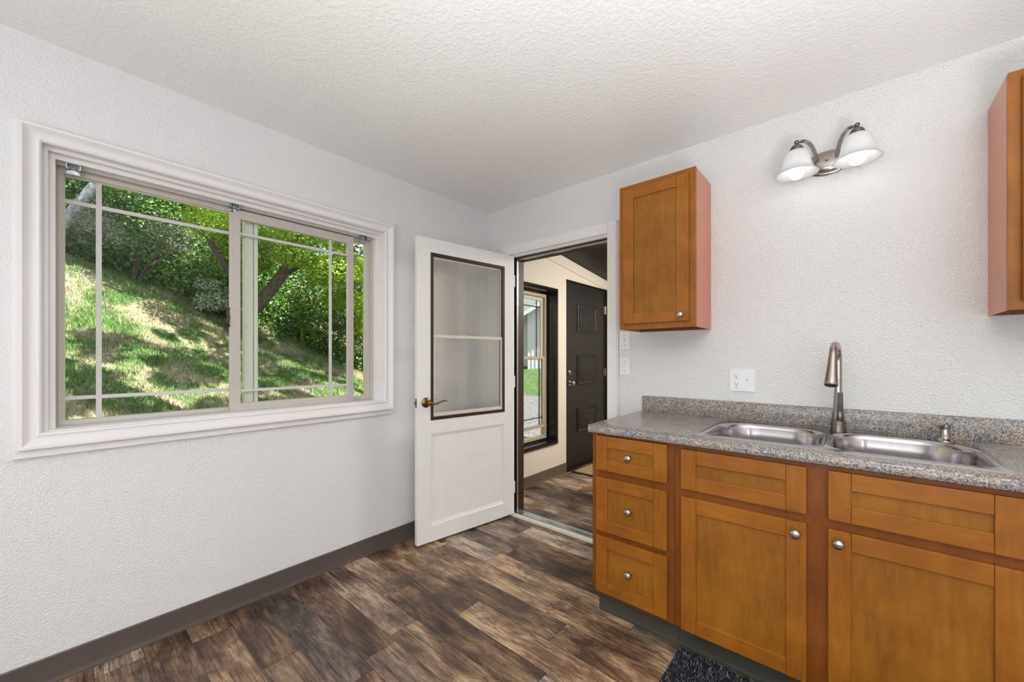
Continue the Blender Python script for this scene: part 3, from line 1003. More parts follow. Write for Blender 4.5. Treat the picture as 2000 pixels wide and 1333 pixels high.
r_ = root('doormat', (0.39, 1.63, 0), 'tan coir doormat with black rubber border by the dark door', 'doormat')
obj('rubber_border', G().box(0.005, 0.78, 1.268, 2.02, 0, .010, .003), M['seal'], r_)
obj('coir_pile', G().box(0.035, 0.75, 1.298, 1.99, .004, .018, .004), M['coir'], r_)

# ------------------------------------------------------------------ cabinets
FY = -0.645      # face frame plane
DY = -0.664      # door and drawer front plane


def shaker(name, x0, x1, z0, z1, yf, yb, parent, sw=.058, rw=.055):
    """recessed panel front: the panel with its stiles and rails as children of one part"""
    pan = obj(name, G().box(x0 + sw - .006, x1 - sw + .006, yf + .009, yb, z0 + rw - .006, z1 - rw + .006), M['wood_in'], parent)
    for xa, xb in ((x0, x0 + sw), (x1 - sw, x1)):
        obj('stile', G().box(xa, xb, yf, yb, z0, z1, .0022), M['wood'], pan)
    for za, zb in ((z0, z0 + rw), (z1 - rw, z1)):
        obj('rail', G().box(x0 + sw + .0004, x1 - sw - .0004, yf + .0006, yb, za, zb, .0022), M['wood_h'], pan)
    return pan


def knob(x, yf, z, parent):
    g = G().lathe([(0, 0), (.010, 0), (.0095, .003), (.0062, .006), (.0058, .013), (.010, .016), (.0150, .020), (.0162, .0245), (.0145, .029), (.009, .032), (0, .033)], 24, T(x, yf, z) @ TO_MINUS_Y)
    return obj('knob', g, M['knob'], parent, 50)


KICK_Y = -0.600


def toe_kick(x0, x1, parent, endleft=False):
    g = G()
    cove(g, ((x1, KICK_Y + .006), (x0, KICK_Y + .006)), .105, .006, .013)
    if endleft:
        g.box(x0 - .006, x0, KICK_Y, -0.01, 0, .105)
    return obj('toe_kick', g, M['toe'], parent, 40, label='green grey vinyl toe kick')


CT = 0.915
dc = root('drawer_cabinet', (1.543, -0.32, 0), 'narrow stained maple base cabinet with three drawers, beside the doorway', 'cabinet')
g = G()
g.box(1.348, 1.366, FY + .018, -0.004, 0.107, .8765).box(1.721, 1.739, FY + .018, -0.004, 0.107, .8765)
g.box(1.366, 1.721, FY + .018, -0.004, 0.107, .125)
g.box(1.366, 1.721, -0.016, -0.004, 0.0, .8765)
g.box(1.366, 1.739, -0.594, -0.576, 0.0, .107).box(1.366, 1.382, -0.576, -0.004, 0.0, .107)
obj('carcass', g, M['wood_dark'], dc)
g = G()
g.prism([(FY, 0.122), (FY, .8765), (FY + .019, .8765), (FY + .019, 0.107)], 0, 1.348, 1.349)
# face frame: left stile with clipped foot, right stile, rails
t_ = [(1.348, 0.132), (1.366, 0.107), (1.388, 0.107), (1.388, .8765), (1.348, .8765)]
g.prism([(z, x) for x, z in t_], 1, FY, FY + .019)
g.box(1.700, 1.7385, FY, FY + .019, .107, .8765)
for za, zb in ((.107, .135), (.384, .424), (.662, .712), (.860, .8765)):
    g.box(1.388, 1.700, FY, FY + .019, za, zb)
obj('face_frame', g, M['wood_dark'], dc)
toe_kick(1.366, 1.739, dc, True)
for z0, z1, kz in ((.704, .8685, .784), (.415, .670, .541), (.124, .390, .256)):
    p = shaker('drawer', 1.3765, 1.7125, z0, z1, DY, FY - .0005, dc, .058, .054 if z1 - z0 > .2 else .055)
    knob(1.543, DY + .0085, kz, p)

sk = root('sink_cabinet', (2.22, -0.32, 0), 'wide stained maple base cabinet with two doors below the sink', 'cabinet')
g = G()
X0, X1 = 1.740, 2.698
g.box(X0, X0 + .018, FY + .018, -0.004, 0.107, .8765).box(X1 - .018, X1, FY + .018, -0.004, 0, .8765)
g.box(X0 + .018, X1 - .018, FY + .018, -0.004, 0.107, .125).box(X0 + .018, X1 - .018, -0.016, -0.004, 0.125, .8765)
g.box(X0, X1, -0.594, -0.576, 0, .107)
obj('carcass', g, M['wood_dark'], sk)
g = G()
g.box(X0 + .0005, 1.784, FY, FY + .019, .107, .8765).box(2.176, 2.262, FY, FY + .019, .107, .8765).box(2.655, X1, FY, FY + .019, .107, .8765)
for a, b_ in ((1.784, 2.176), (2.262, 2.655)):
    for za, zb in ((.107, .130), (.655, .712), (.850, .8765)):
        g.box(a, b_, FY, FY + .019, za, zb)
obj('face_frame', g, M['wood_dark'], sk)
toe_kick(X0, X1, sk)
for a, b_, kx in ((1.770, 2.190, 2.160), (2.248, 2.668, 2.276)):
    shaker('false_drawer_front', a, b_, .697, .8605, DY, FY - .0005, sk, .059, .056)
    p = shaker('cabinet_door', a, b_, .112, .665, DY, FY - .0005, sk, .059, .060)
    knob(kx, DY, .628, p)

# next base unit, mostly out of frame, carries the rest of the worktop
nb = root('end_cabinet', (2.9, -0.32, 0), 'plain maple base unit at the right end of the counter', 'cabinet')
obj('carcass', G().box(2.700, 3.10, FY + .02, -0.004, 0.107, .8765).box(2.700, 3.10, -.59, -.01, 0, .107), M['wood_dark'], nb)
obj('face_frame', G().box(2.700, 3.10, FY, FY + .0195, .107, .8765, .001), M['wood_dark'], nb)
p = shaker('cabinet_door', 2.72, 3.08, .124, .8605, DY, FY - .0005, nb)
knob(3.05, DY, .80, p)

# worktop
ct = root('countertop', (2.2, -0.33, .877), 'grey speckled granite look laminate countertop with backsplash', 'countertop')
CX0, CX1, CYF = 1.333, 3.12, -0.676
CB = .877
HX0, HX1, HY0, HY1 = 1.822, 2.638, -0.590, -0.098
g = G()
nose = [(-0.59, CB), (CYF + .012, CB), (CYF + .004, CB + .004), (CYF, CB + .012), (CYF, CT - .014), (CYF + .004, CT - .005), (CYF + .013, CT), (-0.59, CT)]
t = bmesh.new()
g.prism(nose, 0, CX0 + .012, CX1)
# rounded front corner at the doorway end
cpts = [(CX0, -0.59), (CX0, CYF + .016), (CX0 + .0045, CYF + .0045), (CX0 + .012, CYF + .001), (CX0 + .012, -0.59)]
g.prism(cpts, 2, CB + .003, CT - .0008)
g.box(CX0, HX0, -0.59, 0, CB, CT).box(HX1, CX1, -0.59, 0, CB, CT).box(HX0, HX1, HY1, 0, CB, CT)
obj('worktop', g, M['granite'], ct, 35)
obj('backsplash', G().box(CX0, CX1, -0.0205, -0.0005, CT - .002, 1.0075, .006, 3), M['granite'], ct, 35)

# ------------------------------------------------------------------ sink


def rrect(x0, x1, y0, y1, rads, n=10):
    """rounded rectangle, radii in order (x0,y0),(x1,y0),(x1,y1),(x0,y1), counter-clockwise"""
    out = []
    for (cx, cy, sx, sy, a0), r in zip(((x0, y0, 1, 1, 180), (x1, y0, -1, 1, 270), (x1, y1, -1, -1, 0), (x0, y1, 1, -1, 90)), rads):
        for k in range(n + 1):
            an = math.radians(a0 + 90 * k / n)
            out.append((cx + sx * r + r * math.cos(an), cy + sy * r + r * math.sin(an)))
    return out


def make_sink():
    t = bmesh.new()
    ST = 0.9185
    SX0, SX1, SYF, SYB = 1.797, 2.664, -0.617, -0.071

    def loop(pts, z):
        return [t.verts.new((x, y, z)) for x, y in pts]

    def bridge(a, b_):
        n = len(a)
        for k in range(n):
            t.faces.new((a[k], a[(k + 1) % n], b_[(k + 1) % n], b_[k]))

    def edges(lp):
        return [t.edges.get((lp[k], lp[(k + 1) % len(lp)])) or t.edges.new((lp[k], lp[(k + 1) % len(lp)])) for k in range(len(lp))]
    o0 = loop(rrect(SX0, SX1, SYF, SYB, (.014,) * 4), CT + .0003)
    o1 = loop(rrect(SX0 + .003, SX1 - .003, SYF + .003, SYB - .003, (.012,) * 4), ST - .0005)
    o2 = loop(rrect(SX0 + .010, SX1 - .010, SYF + .010, SYB - .010, (.010,) * 4), ST)
    bridge(o0, o1)
    bridge(o1, o2)
    bowls = [(1.829, 2.220, -0.574, -0.160, (.050, .085, .12, .15)), (2.246, 2.636, -0.574, -0.160, (.085, .050, .15, .12))]
    es = edges(o2)
    for x0, x1, ya, yb, rd in bowls:
        def off(d, z):
            return loop(rrect(x0 - d, x1 + d, ya - d, yb + d, tuple(max(.012, r + d) for r in rd)), z)
        levels = [(.013, ST), (.010, ST + .0018), (.006, ST + .0018), (.002, ST - .001), (-.003, ST - .006), (-.007, ST - .02), (-.012, ST - .10), (-.016, ST - .14), (-.024, ST - .158), (-.045, ST - .168)]
        ls = [off(d, z) for d, z in levels]
        es += edges(ls[0])
        for a, b_ in zip(ls, ls[1:]):
            bridge(a, b_)
        t.faces.new(ls[-1])
    bmesh.ops.triangle_fill(t, use_beauty=True, use_dissolve=False, edges=es)
    bmesh.ops.recalc_face_normals(t, faces=list(t.faces))
    g = G()
    g.join(t)
    return g, bowls, ST


g, bowls, ST = make_sink()
snk = root('kitchen_sink', (2.23, -0.34, .75), 'double bowl stainless steel sink set into the speckled counter', 'sink')
obj('sink_bowls', g, M['steel'], snk, 32)
for x0, x1, ya, yb, rd in bowls:
    cx, cy = (x0 + x1) / 2, (ya + yb) / 2
    obj('drain', G().lathe([(0, .001), (.020, .001), (.024, .003), (.038, .004), (.044, .001), (.044, -.02), (0, -.02)], 28, T(cx, cy, ST - .1675)), M['knob'], snk, 40)

# ------------------------------------------------------------------ faucet
BX, BY = 2.261, -0.112
fc = root('kitchen_faucet', (BX, BY, ST), 'tall brushed nickel pull down faucet behind the sink bowls', 'faucet')
z = ST
obj('faucet_base', G().lathe([(.0275, z), (.0272, z + .004), (.0248, z + .046), (.0236, z + .049), (.0232, z + .052), (0, z + .052)], 28, T(BX, BY, 0)), M['nickel_dark'], fc, 40)
obj('faucet_body', G().lathe([(0, z + .050), (.0225, z + .050), (.0225, z + .058), (.0195, z + .085), (.0165, z + .120), (.0152, z + .168), (.0150, z + .172), (.0140, z + .173), (0, z + .173)], 28, T(BX, BY, 0)), M['nickel'], fc, 40)
fd = Vector((-0.10, -0.995, 0)).normalized()
R_ = 0.070
zc = 1.310 - .0138 - R_
pts = [(BX, BY, z + .171), (BX, BY, 1.16), (BX, BY, zc)]
for k in range(1, 13):
    a = math.pi - math.radians(168) * k / 12
    c = Vector((BX, BY, zc)) + fd * R_ + fd * (R_ * math.cos(a)) + Vector((0, 0, R_ * math.sin(a)))
    pts.append(tuple(c))
obj('spout', G().tube(pts, [.0138] * len(pts), 20), M['nickel'], fc, 60)
e = Vector(pts[-1])
dn = (Vector(pts[-1]) - Vector(pts[-2])).normalized()
hd = [(e + dn * s) for s in (-.002, .006, .03, .06, .085, .105, .118, .120)]
hd_r = [.0152, .0156, .0168, .0190, .0215, .0232, .0240, .0225]
sp = obj('spray_head', G().tube([tuple(p) for p in hd], hd_r, 24), M['nickel'], fc, 60)
q = e + dn * .1195
obj('spray_face', G().tube([tuple(q), tuple(q + dn * .003)], .0205, 24), M['black'], sp, 40)
# lever, folded up against the front right of the body
hx, hy = BX + .0065, BY - .0175
hl = obj('lever_handle', G().tube([(hx, hy - .002, z + .085), (hx + .001, hy - .003, z + .120), (hx + .001, hy - .002, z + .170)], [1.0, .92, .82], flat=(.0115, .0045)), M['black'], fc)
obj('lever_hub', G().tube([(hx, hy + .004, z + .050), (hx, hy + .0, z + .062), (hx, hy - .002, z + .088)], [.015, .0135, .0085], 16), M['nickel_dark'], hl, 50)

sd = root('soap_dispenser', (2.579, -0.118, ST), 'short brushed nickel soap dispenser at the right of the sink', 'soap dispenser')
obj('dispenser_base', G().lathe([(.0265, ST), (.0262, ST + .003), (.021, ST + .008), (.0165, ST + .013), (.0145, ST + .018), (.0140, ST + .046), (.0140, ST + .048), (0, ST + .048)], 24, T(2.579, -0.118, 0)), M['nickel'], sd, 40)
obj('pump_head', G().lathe([(.0, ST + .047), (.0150, ST + .047), (.0155, ST + .050), (.0155, ST + .066), (.012, ST + .070), (0, ST + .071)], 24, T(2.579, -0.118, 0)).tube([(2.579, -0.118, ST + .0645), (2.567, -0.140, ST + .065), (2.556, -0.160, ST + .063), (2.552, -0.167, ST + .060)], [.0085, .0075, .0062, .0055], 12), M['nickel'], sd, 40)

# ------------------------------------------------------------------ wall cabinets


def wall_cabinet(x0, x1, z0, z1, yf, label, dx0, dx1, kx, kz):
    r_ = root('wall_cabinet', ((x0 + x1) / 2, yf / 2, z0), label, 'cabinet', 'wall cabinets over the counter')
    g = G()
    g.box(x0 + .006, x1 - .006, yf + .019, -0.002, z0 + .030, z0 + .044).box(x0 + .004, x1 - .004, yf + .019, -0.002, z1 - .016, z1)
    g.box(x0 + .006, x1 - .006, -0.016, -0.002, z0, z1)
    obj('carcass', g, M['wood_dark'], r_)
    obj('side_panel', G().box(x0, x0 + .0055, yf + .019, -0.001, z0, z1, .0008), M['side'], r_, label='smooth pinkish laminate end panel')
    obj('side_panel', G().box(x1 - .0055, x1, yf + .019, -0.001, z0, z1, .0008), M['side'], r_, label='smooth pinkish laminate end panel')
    g = G()
    g.box(x0, x0 + .042, yf, yf + .019, z0, z1, .0008).box(x1 - .042, x1, yf, yf + .019, z0, z1, .0008)
    g.box(x0 + .042, x1 - .042, yf, yf + .019, z0, z0 + .045, .0008).box(x0 + .042, x1 - .042, yf, yf + .019, z1 - .045, z1, .0008)
    obj('face_frame', g, M['wood'], r_)
    p = shaker('cabinet_door', dx0, dx1, z0 + .030, z1 - .027, yf - .019, yf - .0005, r_, .060, .056)
    knob(kx, yf - .019, kz, p)
    return r_


wall_cabinet(1.314, 1.718, 1.396, 2.194, -0.281, 'stained maple wall cabinet mounted between the doorway and the wall light', 1.341, 1.690, 1.655, 1.456)
wall_cabinet(2.706, 3.12, 1.402, 2.200, -0.265, 'maple wall cabinet cut off by the right edge of the photo', 2.734, 3.09, 2.765, 1.462)

# ------------------------------------------------------------------ switch and outlet plates


def toggle(x, z, parent):
    g = G().box(x - .005, x + .005, -0.0068, -0.004, z - .012, z + .012, .0008)
    obj('toggle_slot', g, M['plate'], parent)
    g = G().prism([(-0.006, z - .004), (-0.006, z + .006), (-0.018, z + .014), (-0.019, z + .007)], 0, x - .0032, x + .0032)
    obj('toggle', g, M['plate'], parent)


def screw(x, z, parent, m='pewter'):
    g = G().lathe([(0, 0), (.0032, 0), (.003, .001), (0, .0014)], 10, T(x, -0.0062, z) @ TO_MINUS_Y)
    obj('screw', g, M[m], parent)


for zc_, lab in ((1.348, 'white single switch plate directly under the wall cabinet by the doorway'), (1.186, 'white single switch plate by the doorway, lower of the two')):
    xc = 1.215
    r_ = root('light_switch', (xc, 0, zc_), lab, 'light switch', 'light switches beside the doorway')
    obj('wall_plate', G().box(xc - .0355, xc + .0355, -0.0062, -0.0004, zc_ - .0585, zc_ + .0585, .003), M['plate'], r_)
    toggle(xc, zc_, r_)
    screw(xc, zc_ + .030, r_)
    screw(xc, zc_ - .030, r_)

xc, zc_ = 1.869, 1.121
r_ = root('outlet_plate', (xc, 0, zc_), 'white wall plate with two sockets and a switch above the backsplash', 'outlet')
obj('wall_plate', G().box(xc - .061, xc + .061, -0.0065, -0.0004, zc_ - .060, zc_ + .060, .0035), M['plate'], r_)
ox = xc - .026
for dz in (.0195, -.0195):
    pts2 = []
    for k in range(24):
        a = 2 * math.pi * k / 24
        pts2.append((max(-.0125, min(.0125, .0142 * math.sin(a))) + zc_ + dz, .0165 * math.cos(a) + ox))
    s = obj('socket', G().prism(pts2, 1, -0.0085, -0.0055), M['plate'], r_)
    g = G().box(ox - .0075, ox - .0053, -0.0090, -0.008, zc_ + dz + .000, zc_ + dz + .0085)
    g.box(ox + .0053, ox + .0075, -0.0090, -0.008, zc_ + dz + .0008, zc_ + dz + .0078)
    g.lathe([(0, .0006), (.0030, .0006), (.0030, 0)], 12, T(ox, -0.0085, zc_ + dz - .0068) @ TO_MINUS_Y)
    obj('slot', g, M['slot'], s)
screw(ox, zc_, r_, 'plate')
g = G()
for k, w_ in enumerate((.0018, .0012, .0019, .0016, .0018, .0014, .0017)):
    g.box(ox - .0105 + k * .003, ox - .0105 + k * .003 + w_, -0.0068, -0.0062, zc_ - .0405, zc_ - .0380)
obj('stamped_marking', g, M['grey_ink'], r_)
toggle(xc + .024, zc_, r_)
screw(xc + .024, zc_ + .030, r_, 'plate')
screw(xc + .024, zc_ - .030, r_, 'plate')

# ------------------------------------------------------------------ wall light
LX, LZ = 2.219, 2.150
wl = root('wall_light', (LX, 0, LZ), 'two shade brushed nickel wall light above the sink, both bulbs lit', 'wall light')
S = Matrix.Scale(1.55, 4, (1, 0, 0))
g = G().lathe([(0, .028), (.024, .027), (.040, .022), (.047, .014), (.048, .011), (.053, .010), (.057, .006), (.057, .0005)], 40, T(LX, 0, LZ) @ S @ TO_MINUS_Y)
obj('backplate', g, M['nickel'], wl, 35)
g = G().lathe([(0, .012), (.005, .010), (.007, .005), (.007, 0)], 14, T(LX, -0.027, LZ + .006) @ TO_MINUS_Y)
obj('center_nut', g, M['knob'], wl, 50)
for s in (-1, 1):
    sx, sy = LX + s * .105, -0.135
    zt = 2.185
    pts = [(LX + s * .035, -0.022, LZ + .004), (LX + s * .040, -0.05, LZ + .034), (LX + s * .056, -0.084, LZ + .072), (LX + s * .080, -0.115, LZ + .085), (sx, sy, zt + .040)]
    # smooth the path
    P_ = []
    for i in range(len(pts) - 1):
        p0, p1, p2, p3 = (Vector(pts[max(i - 1, 0)]), Vector(pts[i]), Vector(pts[i + 1]), Vector(pts[min(i + 2, len(pts) - 1)]))
        for k in range(5):
            u = k / 5
            P_.append(tuple(0.5 * ((2 * p1) + (p2 - p0) * u + (2 * p0 - 5 * p1 + 4 * p2 - p3) * u * u + (3 * p1 - p0 - 3 * p2 + p3) * u ** 3)))
    P_.append(pts[-1])
    obj('arm', G().tube(P_, 1.0, flat=(.0075, .0028)), M['nickel'], wl, 40)
    g = G().lathe([(0, zt + .014), (.036, zt - .004), (.036, zt + .001), (.028, zt + .004), (.029, zt + .008), (.025, zt + .012), (.026, zt + .016), (.021, zt + .020), (.021, zt + .025), (.014, zt + .030), (.006, zt + .034), (.0055, zt + .037)] + sphere_prof(.010, zt + .045, 6), 24, T(sx, sy, 0))
    obj('socket_cap', g, M['nickel_dark'], wl, 40)
    zr = 2.082
    outer = [(.034, zt + .003), (.041, zt - .001), (.046, zt - .010), (.051, zt - .030), (.0555, zt - .052), (.061, zt - .072), (.069, zt - .088), (.079, zt - .098), (.0835, zr)]
    inner = [(r - .004, zz + .001) for r, zz in reversed(outer)]
    sh = obj('lamp_shade', G().lathe(outer + inner, 40, T(sx, sy, 0), close=False), M['frosted'], wl, 60, label='frosted white glass bell shade')
    b_ = [(0.0, 2.060)] + [(.0295 * math.sin(math.radians(a)), 2.0895 - .0295 * math.cos(math.radians(a))) for a in (15, 30, 45, 60, 75, 90, 105, 120)] + [(.021, 2.118), (.014, 2.145), (.013, 2.178), (0, 2.178)]
    obj('bulb', G().lathe(b_, 24, T(sx, sy, 0)), M['bulb'], wl, 60, label='glowing white bulb')

# ------------------------------------------------------------------ shaggy kitchen mat


def mesh_from_arrays(name, verts, faces_n, loops, mat):
    me = bpy.data.meshes.new(name)
    nv = len(verts)
    nf = len(faces_n)
    me.vertices.add(nv)
    me.vertices.foreach_set('co', np.asarray(verts, dtype=np.float32).ravel())
    me.loops.add(len(loops))
    me.loops.foreach_set('vertex_index', np.asarray(loops, dtype=np.int32))
    me.polygons.add(nf)
    st = np.concatenate(([0], np.cumsum(faces_n)[:-1])).astype(np.int32)
    me.polygons.foreach_set('loop_start', st)
    me.update(calc_edges=True)
    me.materials.append(mat)
    return me


def link_mesh(name, me, parent=None):
    o = bpy.data.objects.new(name, me)
    COL.objects.link(o)
    if parent is not None:
        o.parent = parent
    return o


def blades(n, base, length, width, lean, up=None):
    """triangular blades; base (n,3) -> verts, loops"""
    a = rng.uniform(0, 2 * np.pi, n)
    ln = rng.uniform(length[0], length[1], n)
    d = np.stack([np.cos(a), np.sin(a), np.zeros(n)], 1)
    tip = base + d * (ln * rng.uniform(lean[0], lean[1], n))[:, None]
    tip[:, 2] += ln * rng.uniform(.6, 1.0, n)
    p = np.stack([-np.sin(a + rng.uniform(-.8, .8, n)), np.cos(a), np.zeros(n)], 1) * (width * .5)
    v = np.stack([base - p, base + p, tip], 1).reshape(-1, 3)
    return v


RX0, RX1, RYA, RYB = 1.752, 2.62, -1.10, -0.618
rg = root('kitchen_mat', (2.18, -0.86, 0), 'dark grey shaggy mat on the floor below the sink', 'mat')
obj('mat_backing', G().box(RX0, RX1, RYA, RYB, 0, .006, .002), M['rug_back'], rg)
n = 26000
base = np.stack([rng.uniform(RX0 + .004, RX1 - .004, n), rng.uniform(RYA + .004, RYB - .004, n), np.full(n, .004)], 1)
v = blades(n, base, (.010, .018), .0048, (.1, .6)) - np.array([2.18, -0.86, 0])
pile = link_mesh('mat_pile', mesh_from_arrays('mat_pile', v, [3] * n, np.arange(3 * n), M['rug']), rg)
pile['kind'] = 'stuff'

# ------------------------------------------------------------------ outdoors


def hill_np(x, y):
    h = .30 + .42 * (-x - 1.5) - .33 * (y + 2.4)
    h = h + .12 * np.sin(x * 1.3 + .8 * y) * np.clip((-x - 1.5) / 3, 0, 1) + .05 * np.sin(2.9 * x - 1.7 * y)
    k = .18
    return k * np.log1p(np.exp(np.clip(h / k, -40, 40))) - .03 + np.clip((y - 7.5) * .11, 0, None) * 1.0


def terrain(name, x0, x1, y0, y1, nx, ny, fn, mat):
    xs = np.linspace(x0, x1, nx)
    ys = np.linspace(y0, y1, ny)
    X, Y = np.meshgrid(xs, ys)
    Zz = fn(X, Y)
    v = np.stack([X.ravel(), Y.ravel(), Zz.ravel()], 1)
    loops = []
    for j in range(ny - 1):
        for i in range(nx - 1):
            a = j * nx + i
            loops += [a, a + 1, a + nx + 1, a + nx]
    me = mesh_from_arrays(name, v, [4] * ((nx - 1) * (ny - 1)), loops, mat)
    me.polygons.foreach_set('use_smooth', [True] * len(me.polygons))
    return link_mesh(name, me)


o = terrain('hillside', -16, -0.21, -9, 8.2, 90, 90, hill_np, M['soil'])
tag(o, 'grassy dirt slope rising behind the kitchen window', 'hillside', kind='structure')
o = terrain('lawn', -34, -3.5, 7.6, 34, 30, 30, lambda x, y: np.clip((y - 7.5) * .11, 0, 1.6) + .03 * np.sin(x * 2) * .2, M['lawn'])
tag(o, 'bright green lawn beyond the gravel outside the entry window', 'lawn', kind='structure')
o = terrain('driveway', -9, -0.22, 1.9, 7.62, 30, 30, lambda x, y: 0.012 + 0 * x, M['gravel'])
tag(o, 'grey gravel drive outside the entry window', 'driveway', kind='structure')

# grass on the slope
n = 260000
gx = -1.2 - rng.power(1.0, n) * 7.6
gy = rng.uniform(-3.4, 3.6, n)
clump = .5 + .5 * np.sin(gx * 5.1 + np.sin(gy * 4.3) * 2) * np.sin(gy * 6.7 + np.sin(gx * 3.1) * 2)
keep = rng.uniform(0, 1, n) < (.35 + .65 * clump)
gx, gy = gx[keep], gy[keep]
hz_ = hill_np(gx, gy)
ok = hz_ > .04
gx, gy, hz_ = gx[ok], gy[ok], hz_[ok]
n = len(gx)
v = blades(n, np.stack([gx, gy, hz_ - .005], 1), (.035, .105), .0075, (.1, .9))
o = link_mesh('grass', mesh_from_arrays('grass', v, [3] * n, np.arange(3 * n), M['grass']))
tag(o, 'patchy green and straw coloured grass on the slope', 'grass', kind='stuff')


def leaves(centers, radii, n, size, squash=.8, shell=.55):
    """leaf quads scattered in ellipsoid clusters"""
    k = len(centers)
    w = np.array(radii) ** 2
    idx = rng.choice(k, n, p=w / w.sum())
    c = np.array(centers)[idx]
    r = np.array(radii)[idx]
    d = rng.normal(size=(n, 3))
    d /= np.linalg.norm(d, axis=1)[:, None]
    rad = r * (shell + (1 - shell) * rng.uniform(0, 1, n) ** .5) * rng.uniform(.85, 1.12, n)
    p = c + d * rad[:, None] * np.array([1, 1, squash])
    # leaf frame: mostly facing up and outwards
    nn = d * .8 + rng.normal(size=(n, 3)) * .6 + np.array([0, 0, .7])
    nn /= np.linalg.norm(nn, axis=1)[:, None]
    u = np.cross(nn, rng.normal(size=(n, 3)))
    u /= np.linalg.norm(u, axis=1)[:, None]
    w_ = np.cross(nn, u)
    s = rng.uniform(size[0], size[1], n)[:, None]
    q = np.stack([p - u * s, p - w_ * s * .48 + nn * s * .12, p + u * s, p + w_ * s * .48 + nn * s * .12], 1).reshape(-1, 3)
    return q


def foliage(name, centers, radii, n, size, mat, parent=None, squash=.8, shell=.55):
    q = leaves(centers, radii, n, size, squash, shell)
    if parent is not None:
        q = q - np.array(parent.location)
    return link_mesh(name, mesh_from_arrays(name, q, [4] * n, np.arange(4 * n), mat), parent)


def hillz(x, y):
    return float(hill_np(np.array(x), np.array(y)))


# dense shrubbery along the top of the slope
cs_, rs_ = [], []
for k in range(46):
    y = -4.2 + 8.6 * (k / 45) + random.uniform(-.15, .15)
    x = -8.3 + random.uniform(-.35, .35) + (0.9 * max(0, y - .6) * .45) - (.25 * max(0, -y - 1))
    for lv in range(3):
        cs_.append((x - lv * .45 + random.uniform(-.2, .2), y + random.uniform(-.3, .3), hillz(x, y) + .35 + lv * .95))
        rs_.append(random.uniform(.5, .8))
o = foliage('undergrowth', cs_, rs_, 120000, (.022, .05), M['leaf'], shell=.55)
tag(o, 'dense green shrubbery along the top of the grassy slope', 'shrubbery', kind='stuff')
# darker woodland behind it
cs_, rs_ = [], []
for k in range(70):
    y = random.uniform(-6, 9)
    x = -10.6 + random.uniform(-.8, .8)
    cs_.append((x, y, hillz(x, y) + random.uniform(.3, 6.5)))
    rs_.append(random.uniform(.9, 1.4))
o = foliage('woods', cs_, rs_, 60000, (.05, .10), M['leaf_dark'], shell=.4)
tag(o, 'dark green woodland foliage behind the shrubbery on the hill', 'foliage', kind='stuff')


def trunk(g, pts, r0, r1, seg=10):
    n_ = len(pts)
    g.tube(pts, [r0 + (r1 - r0) * i / (n_ - 1) for i in range(n_)], seg)
    return g


# bright maple in the middle
mx_, my_ = -6.9, -0.15
mp = root('maple_tree', (mx_, my_, hillz(mx_, my_)), 'bright yellow green maple behind the sliding sash', 'tree')
z = hillz(mx_, my_)
g = G()
trunk(g, [(mx_, my_, z - .2), (-6.85, .0, z + .35), (-6.8, .3, 2.25), (-6.45, .66, 2.95), (-6.1, .85, 3.5), (-6.0, 1.0, 4.6)], .16, .06)
trunk(g, [(-6.5, .62, 2.9), (-6.5, 1.2, 3.3), (-6.3, 2.0, 3.6)], .07, .03)
trunk(g, [(-6.8, .28, 2.2), (-6.7, -.4, 3.2), (-6.4, -1.0, 4.2)], .08, .03)
obj('trunk', g, M['bark'], mp, 60)
cs_, rs_ = [], []
for k in range(34):
    y = random.uniform(-1.15, 3.9)
    t_ = (y + 1.15) / 5.05
    lo = 3.75 - 1.9 * min(1, t_ * 1.25)
    zz = lo + random.random() ** 1.2 * (5.3 - lo)
    cs_.append((-6.0 + random.uniform(-.8, .6) - .4 * t_, y, zz))
    rs_.append(random.uniform(.38, .62))
foliage('foliage', cs_, rs_, 80000, (.020, .042), M['leaf_maple'], mp, .6, .35)

# pale barked leaning tree at the left
bt = root('leaning_tree', (-7.6, -3.3, hillz(-7.6, -3.3)), 'leaning tree with a pale grey trunk at the upper left of the view', 'tree')
g = G()
trunk(g, [(-7.6, -3.3, hillz(-7.6, -3.3) - .2), (-7.1, -2.75, 2.75), (-6.75, -2.30, 3.25), (-6.37, -1.95, 3.9), (-6.0, -1.7, 4.9), (-5.9, -1.5, 6.0)], .085, .055)
obj('trunk', g, M['birch'], bt, 60)
cs_ = [(-6.6 + random.uniform(-1.0, .7), -2.0 + random.uniform(-1.6, 1.3), random.uniform(5.1, 6.6)) for k in range(14)]
foliage('foliage', cs_, [random.uniform(.5, .8) for k in cs_], 7000, (.05, .09), M['leaf'], bt, .6, .35)

# pale bushes
pb = root('seed_head_bush', (-7.5, -1.45, hillz(-7.5, -1.45)), 'wispy grey pink bush with dry seed heads high on the slope', 'bush')
z = hillz(-7.5, -1.45)
g = G()
for k in range(9):
    a = random.uniform(0, 6.28)
    trunk(g, [(-7.5, -1.45, z - .05), (-7.5 + .2 * math.cos(a), -1.45 + .4 * math.sin(a), z + .5), (-7.4 + .3 * math.cos(a), -1.45 + .75 * math.sin(a), z + .95)], .012, .005, 6)
obj('stems', g, M['bark'], pb)
foliage('seed_heads', [(-7.45 + random.uniform(-.25, .25), -1.45 + random.uniform(-.75, .75), z + random.uniform(.75, 1.15)) for k in range(14)], [random.uniform(.18, .3) for k in range(14)], 2600, (.010, .028), M['twig_pale'], pb, .7, .2)
wb = root('pale_leaf_bush', (-7.55, .15, hillz(-7.55, .15)), 'silvery pale leaved bush left of the window meeting stile', 'bush')
z = hillz(-7.55, .15)
g = G()
